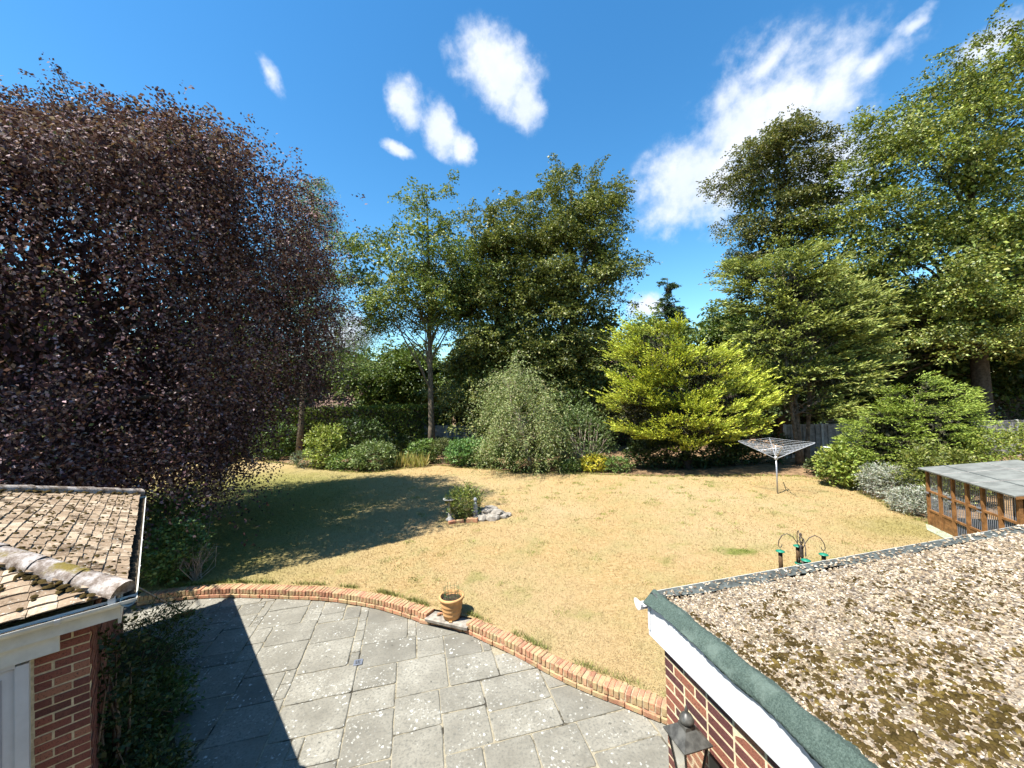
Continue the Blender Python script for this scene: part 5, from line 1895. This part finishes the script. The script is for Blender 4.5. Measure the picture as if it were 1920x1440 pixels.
# ---- conifers
def conifer(name, label, base, top, lobes, n, k, seed, pal, wts, L, tip, el=(.22, .05), up=.25, droop=.1, r0=.18, trunks=1, wid=.22, lo=.6, bark=None, zmin=.6, fwd=1.0, side=.6, outw=1.0, hor=.5, nsub=5, rnd_=.2):
    rg = np.random.default_rng(seed)
    th = thing(name, label, 'conifer', base)
    P, Nn = lobe_points(rg, lobes, n, lo, 1.0, .8)
    m = P[:, 2] > zmin
    P, Nn = P[m], Nn[m]
    axis = np.array([*np.asarray(base)[:2], 0])
    lv = Leaves()
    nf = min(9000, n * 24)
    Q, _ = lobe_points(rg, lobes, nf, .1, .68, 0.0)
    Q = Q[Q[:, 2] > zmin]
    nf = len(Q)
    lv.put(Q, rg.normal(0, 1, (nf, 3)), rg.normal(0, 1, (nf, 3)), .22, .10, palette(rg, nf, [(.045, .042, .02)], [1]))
    rad = unit((P - axis) * np.array([1, 1, 0]))
    main = rad * outw + Nn * .35 + rg.normal(0, rnd_, P.shape)
    main[:, 2] = main[:, 2] * .4 + up + rg.normal(0, .10, len(P))
    main = unit(main)
    ln = rg.uniform(L[0], L[1], len(P))
    # each plume: a main shoot with a fan of shorter ones
    sprays(lv, rg, P - main * ln[:, None] * .4, main, ln * 1.1, droop, k, wid * .55, el[0], el[1], pal, wts, upw=.6, tip=tip, fwd=fwd, side=side * .7, jit=.012)
    latv = unit(np.cross(main, ZA))
    for j in range(nsub):
        f = (j + 1) / (nsub + 1)
        for sgn in (-1, 1):
            S = P - main * ln[:, None] * .4 + main * (ln * f * .8)[:, None]
            D = main + latv * sgn * hor + rg.normal(0, .14, P.shape)
            sprays(lv, rg, S, D, ln * (1 - f) * .8 + .10, droop, max(5, int(k * .5 * (1.15 - f))), wid, el[0] * .85, el[1], pal, wts, upw=.6, tip=tip, fwd=fwd, side=side * .7, jit=.012)
    tr = G()
    base = np.asarray(base, float)
    for i in range(trunks):
        off = np.array([rg.normal(0, .28), rg.normal(0, .2), 0]) if i else np.zeros(3)
        tip_ = P[rg.choice(len(P), 16, False)]
        limbs(tr, rg, base + off * .6, np.asarray(top, float) + off * 3, tip_, r0 * (1 if i == 0 else .7), .3)
    tr.build('trunk', bark or M_BARK, th, smooth=True)
    lv.build('crown', M_LEAF_C, th)
    return th


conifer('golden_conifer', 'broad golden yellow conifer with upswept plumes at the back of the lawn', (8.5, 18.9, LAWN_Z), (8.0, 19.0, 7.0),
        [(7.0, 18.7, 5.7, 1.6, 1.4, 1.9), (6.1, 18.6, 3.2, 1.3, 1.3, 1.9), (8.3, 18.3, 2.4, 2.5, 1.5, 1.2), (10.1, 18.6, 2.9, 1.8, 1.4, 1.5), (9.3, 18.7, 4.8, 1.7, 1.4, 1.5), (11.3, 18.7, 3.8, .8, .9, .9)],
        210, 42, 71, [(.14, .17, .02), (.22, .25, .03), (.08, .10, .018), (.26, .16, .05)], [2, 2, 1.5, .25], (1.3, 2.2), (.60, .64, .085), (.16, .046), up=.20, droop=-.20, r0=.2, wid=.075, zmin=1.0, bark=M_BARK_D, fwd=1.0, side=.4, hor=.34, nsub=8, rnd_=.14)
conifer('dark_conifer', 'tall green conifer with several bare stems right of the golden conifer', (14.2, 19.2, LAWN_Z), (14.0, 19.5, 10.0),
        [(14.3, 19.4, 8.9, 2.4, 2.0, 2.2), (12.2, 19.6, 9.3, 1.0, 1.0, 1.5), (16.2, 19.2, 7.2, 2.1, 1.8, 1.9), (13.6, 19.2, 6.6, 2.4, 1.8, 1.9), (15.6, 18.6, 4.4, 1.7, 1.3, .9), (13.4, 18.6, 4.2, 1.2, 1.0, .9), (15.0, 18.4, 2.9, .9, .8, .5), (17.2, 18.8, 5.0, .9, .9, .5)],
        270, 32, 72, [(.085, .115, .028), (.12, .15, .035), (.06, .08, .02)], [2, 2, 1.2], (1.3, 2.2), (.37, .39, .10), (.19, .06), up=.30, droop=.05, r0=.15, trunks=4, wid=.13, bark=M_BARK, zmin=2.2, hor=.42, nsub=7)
conifer('far_spruce', 'small dark spruce top far behind the golden conifer', (16.6, 40, LAWN_Z), (16.6, 40, 15.6),
        [(16.6, 40, 14.2, .55, .55, 1.4), (16.6, 40, 12.2, 1.1, 1.1, 1.5), (16.6, 40, 10, 1.7, 1.7, 1.8), (16.6, 40, 7, 2.2, 2.2, 2.4)], 380, 12, 73, [(.045, .075, .03), (.06, .09, .035)], [1, 1], (.8, 1.3), (.07, .10, .04), (.26, .09), up=.05, droop=.1, bark=M_BARK_D)


def weeper():
    rg = np.random.default_rng(81)
    B = np.array([.9, 19.4, LAWN_Z])
    th = thing('weeping_cedar', 'grey green weeping conifer shrub in the middle of the bed', 'shrub', B)
    lv = Leaves()
    tr = G()
    tops = []
    for i in range(96):
        a = rg.uniform(0, 6.28)
        r = 1.7 * math.sqrt(rg.random())
        cx = B + np.array([-.55 + r * math.cos(a) * 1.05, r * math.sin(a) * .8, 0])
        lx = (cx[0] - B[0])
        h = 5.7 - 1.15 * abs(lx + .75) if lx < .25 else 4.5 - .5 * abs(lx - .8)
        h *= rg.uniform(.35, 1.06)
        tops.append(cx + ZA * max(h, 1.2))
    tops = np.array(tops)
    limbs(tr, rg, B, B + np.array([-.8, 0, 4.6]), tops[:34], .11, .4)
    S = np.repeat(tops, 8, 0) + rg.normal(0, .16, (len(tops) * 8, 3))
    o = unit((S - B) * np.array([1, 1, 0]))
    D = o * .5 + rg.normal(0, .35, S.shape)
    D[:, 2] -= .3
    sprays(lv, rg, S, D, rg.uniform(.7, 1.7, len(S)), rg.uniform(.5, 1.2, len(S)), 30, .07, .14, .034, [(.21, .255, .085), (.29, .32, .13), (.36, .35, .19), (.13, .175, .05)], [2, 2, 1, 1.2], upw=.4, jit=.03)
    lv.keep(lambda p: p[:, 2] > .3)
    tr.build('trunk', M_TWIG, th, smooth=True)
    lv.build('crown', M_LEAF_C, th)


weeper()


# ---- shrubs
def shrub(name, label, c, r, n, k, seed, pal, wts, leaf, L, up=.6, droop=.2, group=None, m=None, wid=.3, tip=None, lo=.55, upw=.6, n_stem=10, stem=None, ground=None, zlow=.05, spikes=0):
    rg = np.random.default_rng(seed)
    z0 = LAWN_Z if ground is None else ground
    base = np.array([c[0], c[1], z0])
    th = thing(name, label, 'shrub', base, group)
    lobes = [(c[0], c[1], z0 + r[2] * .48, r[0], r[1], r[2] * .52)]
    rr = np.random.default_rng(seed + 1)
    for _ in range(4):
        a = rr.uniform(0, 6.28)
        lobes.append((c[0] + math.cos(a) * r[0] * .45, c[1] + math.sin(a) * r[1] * .45, z0 + r[2] * rr.uniform(.35, .68), r[0] * .55, r[1] * .55, r[2] * .36))
    P, Nn = lobe_points(rg, lobes, n, lo, 1.0, .75)
    D = Nn + rg.normal(0, .4, P.shape)
    D[:, 2] += up
    lv = Leaves()
    ln = rg.uniform(L[0], L[1], len(P))
    sprays(lv, rg, P - unit(D) * ln[:, None] * .5, D, ln, droop, k, wid, leaf[0], leaf[1], pal, wts, upw=upw, tip=tip, tone=rg.uniform(.8, 1.2, len(P)), jit=.02)
    lv.keep(lambda p: p[:, 2] > z0 + zlow)
    tr = G()
    for _ in range(spikes):
        a = rg.uniform(0, 6.28)
        q = rg.uniform(0, .75)
        s = np.array([c[0] + math.cos(a) * r[0] * q, c[1] + math.sin(a) * r[1] * q, z0 + r[2] * (.98 - .55 * q * q)])
        d = unit(np.array([math.cos(a) * q * .5, math.sin(a) * q * .5, 1]))
        hgt = rg.uniform(.8, 1.5)
        s = s - d * .35
        tr.tube([s, s + d * hgt], (.012, .003), 5, False)
        for f_ in np.linspace(0, .95, 12):
            b_ = s + d * hgt * f_
            aa = rg.uniform(0, 6.28, 5)
            dd = np.stack([np.cos(aa), np.sin(aa), np.full(5, .45)], 1)
            sprays(lv, rg, np.repeat(b_[None], 5, 0), dd, np.full(5, .42 * (1.05 - f_)), .05, 8, .12, leaf[0], leaf[1], pal, wts, upw=upw, tip=tip)
    for p in P[rg.choice(len(P), min(n_stem, len(P)), False)]:
        b = base + np.array([rg.normal(0, r[0] * .15), rg.normal(0, r[1] * .15), 0])
        tr.tube([b, (b + p) / 2 + rg.normal(0, .06, 3), p], np.array([.018, .012, .005]) * max(.6, r[2] * .6), 5, False)
    tr.build('stems', stem or M_BARK, th, smooth=True)
    lv.build('foliage', m or M_LEAF, th)
    return th


LIME = [(.24, .29, .05), (.33, .36, .08), (.16, .21, .035)]
MIDG = [(.12, .19, .045), (.17, .25, .06), (.08, .12, .03)]
GREYG = [(.16, .19, .10), (.22, .25, .15), (.11, .14, .06)]
R_ = lambda *a: shrub(*a[:3], *a[3:])
# left of the back bed
shrub('rhododendron', 'yellow green rounded rhododendron nearest the copper tree', (-10.7, 22.2), (1.15, 1.0, 2.5), 420, 12, 201, LIME, [2, 2, 1], (.15, .06), (.3, .55))
shrub('laurel', 'dark glossy shrub behind the yellow green rhododendron', (-9.4, 23.6), (1.7, 1.2, 2.9), 380, 12, 202, DKGREEN + MIDG[:1], [2, 2, 1, 1], (.17, .08), (.3, .6))
shrub('rhododendron', 'mid green mounded rhododendron at the front of the left bed', (-7.7, 21.2), (1.15, .95, 1.55), 380, 12, 203, [(.12, .17, .05), (.17, .22, .07), (.22, .26, .10)], [2, 2, 1], (.16, .055), (.3, .5))
shrub('low_shrub', 'low pale green shrub between the two rhododendrons', (-9.4, 21.6), (1.1, .75, 1.0), 300, 12, 204, MIDG + LIME[:1], [2, 2, 1, 1], (.12, .05), (.25, .45))
shrub('low_shrub', 'small grey green shrub at the left end of the bed', (-12.2, 22.8), (1.0, .8, 1.0), 240, 12, 205, GREYG, [1, 1, 1], (.10, .04), (.25, .45))
shrub('hazel', 'dark shrub half hidden under the copper tree fringe', (-16.2, 26.0), (1.6, 1.2, 2.6), 320, 12, 206, MIDG, [1, 1, 1], (.16, .09), (.35, .6))
shrub('box_ball', 'clipped round olive green box shrub in the back bed', (-4.2, 22.5), (.78, .72, 1.45), 460, 12, 207, [(.11, .13, .035), (.15, .165, .05), (.08, .10, .025)], [2, 2, 1], (.07, .03), (.2, .32), lo=.8)
shrub('hydrangea', 'bright green leafy shrub left of the box ball', (-5.4, 22.8), (1.0, .8, 1.35), 300, 12, 208, MIDG, [1, 2, 1], (.14, .08), (.25, .45))
shrub('hydrangea', 'fresh green spreading shrub right of the box ball', (-2.5, 21.6), (1.35, 1.0, 1.5), 420, 12, 209, [(.09, .18, .05), (.13, .24, .07), (.18, .28, .08)], [1, 2, 1], (.14, .075), (.25, .5))
shrub('leafy_shrub', 'dark green shrub at the left foot of the weeping conifer', (-1.0, 20.7), (1.1, .7, 1.3), 280, 12, 210, MIDG + DKGREEN[:1], [1, 1, 1, 1], (.13, .06), (.25, .45))
shrub('undergrowth_shrub', 'low dark shrub in front of the weeping conifer', (1.0, 19.4), (1.5, .7, 1.0), 260, 12, 211, DKGREEN + MIDG[:1], [1, 1, 1, 1], (.13, .06), (.25, .45))
shrub('cotoneaster', 'tangled green shrub with bare twigs beside the golden conifer', (3.6, 19.8), (1.7, 1.2, 3.3), 520, 12, 212, [(.12, .17, .05), (.16, .21, .07), (.08, .12, .035)], [1, 1, 1], (.10, .05), (.3, .6), n_stem=34, stem=M_TWIG)
shrub('dark_shrub', 'dark shrub behind the tangled one, left of the golden conifer', (3.0, 21.4), (1.6, 1.2, 4.0), 340, 12, 213, DKGREEN + MIDG[:1], [1, 1, 1, 1], (.15, .08), (.3, .6))
shrub('golden_shrub', 'small bright yellow shrub at the lawn edge', (3.9, 18.9), (.62, .5, .85), 200, 11, 214, [(.42, .38, .03), (.55, .47, .05), (.28, .30, .04)], [2, 1.5, 1], (.10, .05), (.2, .38))
shrub('low_shrub', 'low green plant right of the small yellow shrub', (5.0, 18.7), (.7, .5, .7), 180, 11, 215, MIDG, [1, 1, 1], (.10, .05), (.2, .35))
shrub('low_shrub', 'low green plant left of the small yellow shrub', (2.7, 19.0), (.6, .45, .55), 150, 11, 216, MIDG, [1, 1, 1], (.10, .05), (.2, .35))
shrub('shade_shrub', 'dark undergrowth added to stand in for shade beneath the golden conifer', (8.6, 19.3), (3.4, .8, 1.7), 900, 12, 217, DKGREEN, [1, 1, 1], (.16, .08), (.3, .6))  # dark leaves added to paint the deep shade under the crown
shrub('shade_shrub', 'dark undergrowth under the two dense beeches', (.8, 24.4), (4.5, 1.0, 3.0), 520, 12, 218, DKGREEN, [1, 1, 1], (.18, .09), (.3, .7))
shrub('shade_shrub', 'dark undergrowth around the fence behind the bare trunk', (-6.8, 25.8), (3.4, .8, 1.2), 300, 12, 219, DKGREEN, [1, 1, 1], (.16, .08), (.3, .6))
# right bed
conifer('feathery_conifer', 'large bright green feathery conifer shrub by the right fence', (15.3, 15.0, LAWN_Z), (15.5, 15.0, 3.6),
        [(14.3, 14.8, 1.9, 1.2, 1.2, 1.4), (15.7, 14.6, 2.1, 1.3, 1.2, 1.7), (17.0, 15.0, 1.9, 1.2, 1.2, 1.4), (13.5, 14.9, 1.3, .8, .9, .9), (14.7, 14.8, 3.3, .38, .38, .8), (15.9, 14.7, 3.6, .38, .38, .8), (17.4, 15.0, 3.2, .36, .36, .9),
         (16.6, 14.4, 2.8, .5, .5, .8), (13.9, 14.6, 2.5, .45, .45, .8), (15.2, 13.9, 1.2, 1.6, .8, .8)],
        520, 15, 221, [(.17, .23, .035), (.23, .29, .05), (.10, .145, .025)], [2, 2, 1.4], (.45, .95), (.30, .36, .06), (.11, .03), up=.32, droop=.06, r0=.07, trunks=3, wid=.16, zmin=.45, hor=.62, nsub=5, rnd_=.25)
shrub('laurel', 'broad leaved yellow green shrub left of the feathery shrub', (12.9, 14.9), (1.05, .85, 1.6), 330, 12, 222, LIME, [1, 1, 1], (.15, .075), (.25, .5))
shrub('olive_shrub', 'olive shrub in front of the bright feathery shrub', (13.7, 12.5), (1.25, .9, 1.9), 420, 13, 223, [(.15, .17, .03), (.20, .21, .045), (.11, .13, .025)], [1, 1, 1], (.11, .05), (.3, .5))
shrub('lavender', 'silver grey low shrub at the edge of the right bed', (12.75, 13.2), (.75, .8, 1.15), 420, 13, 224, [(.30, .31, .25), (.38, .38, .31), (.22, .24, .17)], [1, 1, 1], (.09, .022), (.3, .5), m=M_LEAF_C)
shrub('lavender', 'silver grey low shrub nearest the chicken run', (12.15, 11.7), (.65, .7, .75), 320, 13, 225, [(.30, .31, .25), (.38, .38, .31), (.20, .22, .15)], [1, 1, 1], (.09, .022), (.25, .45), m=M_LEAF_C)
shrub('privet', 'yellow green bushy shrub behind the chicken run roof', (17.6, 13.2), (2.4, 1.6, 2.35), 620, 13, 226, [(.18, .21, .03), (.24, .26, .045), (.12, .15, .025)], [1, 1, 1], (.10, .05), (.3, .6))
shrub('privet', 'second yellow green shrub at the right edge behind the chicken run', (21.0, 14.0), (2.4, 1.6, 2.4), 520, 13, 227, [(.18, .21, .03), (.24, .26, .045), (.12, .15, .025)], [1, 1, 1], (.10, .05), (.3, .6))
shrub('shade_shrub', 'dark low shrub between compost bin and yellow green laurel', (13.6, 16.8), (.8, .6, .8), 160, 12, 228, DKGREEN, [1, 1, 1], (.14, .07), (.25, .45))
shrub('shade_shrub', 'dark ivy mass under the conifer stems', (12.4, 19.6), (1.7, .7, 1.5), 240, 12, 229, DKGREEN, [1, 1, 1], (.14, .08), (.3, .5))
# island
shrub('island_shrub', 'bushy fern green plant growing on the lawn island', (-1.62, 12.5), (.55, .45, 1.05), 300, 14, 231, [(.13, .17, .03), (.19, .22, .04), (.24, .24, .05), (.09, .13, .025)], [2, 2, 1, 1], (.075, .028), (.3, .5), up=.9, wid=.16)
# left, by the small building
shrub('fern_shrub', 'soft feathery shrub in the shade beside the small building', AA * -.08 + BA * 7.9, (.32, .7, 1.1), 300, 16, 241, [(.05, .085, .02), (.07, .11, .03), (.035, .06, .015)], [1, 1, 1], (.07, .016), (.4, .7), up=.5, m=M_LEAF_C, ground=.01)
shrub('evergreen_shrub', 'low leafy shrub in shadow at the foot of the brick pier', AA * -.1 + BA * 6.7, (.28, .6, .7), 200, 13, 242, [(.05, .09, .02), (.07, .12, .03)], [1, 1], (.07, .035), (.25, .45), ground=.01)
shrub('evergreen_shrub', 'small leafy shrub in shadow nearest the camera by the brick pier', AA * -.12 + BA * 5.8, (.26, .45, .4), 130, 13, 243, [(.05, .08, .02), (.07, .10, .03)], [1, 1], (.06, .03), (.2, .4), ground=.01)
shrub('climber', 'dark climber hanging under the eaves corner', AA * -.33 + BA * 5.95, (.11, .3, 2.1), 130, 10, 244, [(.035, .055, .015), (.05, .075, .02)], [1, 1], (.06, .04), (.15, .3), ground=.01)
shrub('rose_bush', 'green leafy bush beyond the corner of the small building', (-7.75, 8.85), (.55, .5, 1.35), 260, 13, 245, [(.12, .19, .05), (.16, .25, .08), (.08, .13, .035)], [1, 1, 1], (.085, .055), (.25, .45))
shrub('rose_bush', 'taller green bush behind, under the copper tree fringe', (-8.7, 9.9), (.7, .6, 1.7), 260, 13, 246, [(.10, .16, .04), (.13, .20, .06), (.07, .11, .03)], [1, 1, 1], (.085, .055), (.25, .45))


def twig_bush(label, c, r, h, n, seed, z0=LAWN_Z):
    rg = np.random.default_rng(seed)
    th = thing('dead_shrub', label, 'shrub', (c[0], c[1], z0))
    g = G()
    for _ in range(n):
        a, q = rg.uniform(0, 6.28), rg.uniform(.2, 1)
        e = np.array([c[0] + math.cos(a) * r * q, c[1] + math.sin(a) * r * q, z0 + h * rg.uniform(.5, 1)])
        b = np.array([c[0] + rg.normal(0, .06), c[1] + rg.normal(0, .06), z0])
        m_ = (b + e) / 2 + rg.normal(0, .07, 3)
        g.tube([b, m_, e], (.008, .006, .002), 5, False)
        for _ in range(3):
            f = rg.uniform(.4, .95)
            s = m_ + (e - m_) * f
            g.tube([s, s + rg.normal(0, .12, 3)], (.003, .0015), 4, False)
    g.build('twigs', M_TWIG, th)


twig_bush('bare brown twiggy shrub between the small building and the lawn shadow', (-7.25, 8.75), .45, .85, 34, 301)
twig_bush('reddish bare shrub behind the leafy bush by the small building', (-8.05, 9.6), .5, 1.2, 30, 302)

# iris clump: upright straw and green blades
def iris():
    rg = np.random.default_rng(91)
    th = thing('iris_clump', 'row of upright yellowing iris blades in the back bed', 'plant', (-6.1, 21.7, LAWN_Z))
    lv = Leaves()
    n = 520
    P = np.stack([rg.uniform(-7.2, -4.9, n), 21.6 + rg.normal(0, .28, n) + .12 * np.sin(np.arange(n)), np.full(n, LAWN_Z)], 1)
    D = rg.normal(0, .22, (n, 3))
    D[:, 2] = 1
    N = rg.normal(0, 1, (n, 3)) * np.array([1, 1, .1])
    lv.put(P, D, N, rg.uniform(.45, .95, n), np.full(n, .045), palette(rg, n, [(.30, .27, .06), (.22, .25, .05), (.40, .33, .12)], [1, 1, 1]))
    lv.build('blades', M_LEAF, th, 'stuff')


iris()

# hedge across the left of the back boundary
def hedge(label, x0, x1, y0, y1, h, dp, n, seed, pal):
    rg = np.random.default_rng(seed)
    th = thing('hedge', label, 'hedge', ((x0 + x1) / 2, (y0 + y1) / 2, LAWN_Z), 'clipped hedges')
    lv = Leaves()
    t = rg.random(n)
    ln = math.hypot(x1 - x0, y1 - y0)
    tx = np.array([(x1 - x0) / ln, (y1 - y0) / ln, 0])
    nx = np.array([tx[1], -tx[0], 0])
    top = rg.random(n) < dp / (dp + h)
    P = np.array([x0, y0, LAWN_Z]) + tx * (t * ln)[:, None]
    bump = np.array([mn.noise(Vector((a * 9, b_ * 3, 1))) for a, b_ in zip(t * ln * .12, rg.random(n))]) * .14
    P = P + np.where(top, rg.uniform(-dp / 2, dp / 2, n), dp / 2 + bump + rg.normal(0, .06, n))[:, None] * nx
    P[:, 2] = np.where(top, LAWN_Z + h + bump + rg.normal(0, .05, n), LAWN_Z + rg.uniform(.05, h, n))
    D = rg.normal(0, .7, (n, 3)) + nx * .4
    D[:, 2] += .45
    N = rg.normal(0, .6, (n, 3))
    N[:, 2] += .5
    lv.put(P, D, N, .19 * rg.uniform(.7, 1.2, n), .11 * rg.uniform(.7, 1.2, n), palette(rg, n, pal, [1] * len(pal)))
    c = np.array([(x0 + x1) / 2, (y0 + y1) / 2, LAWN_Z + h / 2 - .05])
    G().box(c, (ln - .1, dp - .15, h - .1), (tx, nx, ZA)).build('inner_growth', M_BARK_D, th)
    lv.build('foliage', M_LEAF, th)


hedge('tall clipped hedge in shade behind the left bed, sunny along its top', -20, -4.4, 27.4, 27.9, 3.15, 1.4, 16000, 401, [(.09, .13, .02), (.13, .17, .03), (.17, .20, .035)])
hedge('dark hedge behind the beeches and golden conifer', -4.2, 14.0, 29.0, 27.0, 3.6, 1.4, 12000, 402, DKGREEN)
hedge('dark hedge behind the right fence', 14.4, 42, 29.5, 27.5, 4.2, 1.6, 12000, 403, DKGREEN)
hedge('dark hedge beyond the copper tree on the left', -44, -20.5, 22.0, 27.0, 3.6, 1.4, 8000, 404, DKGREEN)

# ---- grass: short scorched blades, thinning with distance
rg = np.random.default_rng(500)
N = 280000
d = 4.2 / (1 - rg.random(N) * (1 - 4.2 / 21.0))
lat_ = rg.uniform(-1.2, 1.2, N)
P = np.stack([lat_ * d, d, np.full(N, LAWN_Z)], 1)
ok = P[:, 1] > edge_y(P[:, 0]) + .24
rel = P - RA
ok &= ~((rel @ UA > -.2) & (rel @ VA < .3)) & ~((P @ AA < .3) & (P @ BA < 11))
bx, by = bl[:, 0], bl[:, 1]
srt = np.argsort(bx[:52])
bedline = np.interp(P[:, 0], np.maximum.accumulate(bx), by)
ok &= (P[:, 1] < bedline - .05) & (P[:, 0] < 12.6 - np.clip((13.5 - P[:, 1]) * .32, 0, 1.6))
P = P[ok]
N = len(P)
P[:, :2] += rg.normal(0, .05, (N, 2))
cl = np.array([mn.noise(Vector((p[0] * 3.1, p[1] * 3.1, 0))) for p in P[:, :2]])
h = rg.uniform(.014, .034, N) * (1 + .5 * cl) * np.clip(P[:, 1] / 8, .9, 1.5)
w = .0042 * np.clip(P[:, 1] / 6, .9, 3.2)
a = rg.uniform(0, 6.28, N)
sx = np.stack([np.cos(a), np.sin(a), np.zeros(N)], 1) * w[:, None]
lean = np.stack([rg.normal(0, .75, N), rg.normal(0, .75, N), np.ones(N)], 1) * h[:, None]
tuft = np.ones((N, 3))
lift = []
k2 = 9000
ei = rg.integers(0, len(EDGE), k2)
cl2 = np.array([mn.noise(Vector((EDGE[i, 0] * 1.7, EDGE[i, 1] * 1.7, 4))) for i in ei])
sel = rg.random(k2) < .30 + 1.3 * cl2
ei = ei[sel]
k2 = len(ei)
E2 = np.stack([EDGE[ei, 0] + rg.normal(0, .03, k2), EDGE[ei, 1] + .235 + np.abs(rg.normal(0, .05, k2)), np.full(k2, LAWN_Z)], 1)
k3 = 9000
bi = rg.integers(0, len(bl), k3)
E3 = np.stack([bl[bi, 0] + rg.normal(0, .08, k3), bl[bi, 1] - np.abs(rg.normal(0, .10, k3)), np.full(k3, LAWN_Z)], 1)
k4 = 5000
tc = rg.uniform((-4, 6.5), (9, 17), (120, 2))
ti = rg.integers(0, 120, k4)
E4 = np.stack([tc[ti, 0] + rg.normal(0, .09, k4), tc[ti, 1] + rg.normal(0, .09, k4), np.full(k4, LAWN_Z)], 1)
E4 = E4[(E4[:, 1] > edge_y(E4[:, 0]) + .3) & ~(((E4 - RA) @ UA > -.2) & ((E4 - RA) @ VA < .3))]
for E_, hh, gcol in ((E2, (.03, .10), (.62, .86, .55)), (E3, (.03, .11), (.7, .9, .6)), (E4, (.03, .06), (.72, .98, .6))):
    m_ = len(E_)
    P = np.vstack([P, E_])
    hx = rg.uniform(*hh, m_)
    wx = .0045 * np.clip(E_[:, 1] / 6, .9, 3.0)
    ax_ = rg.uniform(0, 6.28, m_)
    sx = np.vstack([sx, np.stack([np.cos(ax_), np.sin(ax_), np.zeros(m_)], 1) * wx[:, None]])
    lean = np.vstack([lean, np.stack([rg.normal(0, .45, m_), rg.normal(0, .45, m_), np.ones(m_)], 1) * hx[:, None]])
    tuft = np.vstack([tuft, np.tile(gcol, (m_, 1))])
N = len(P)
V = np.stack([P - sx, P + sx, P + lean], 1).reshape(-1, 3)
F = np.arange(N * 3).reshape(N, 3)
Cb = np.repeat(rg.uniform(.75, 1.35, (N, 1)) * tuft, 3, 0)
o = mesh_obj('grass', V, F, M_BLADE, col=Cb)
tag(o, 'short scorched straw coloured grass blades covering the lawn', 'grass', kind='stuff')
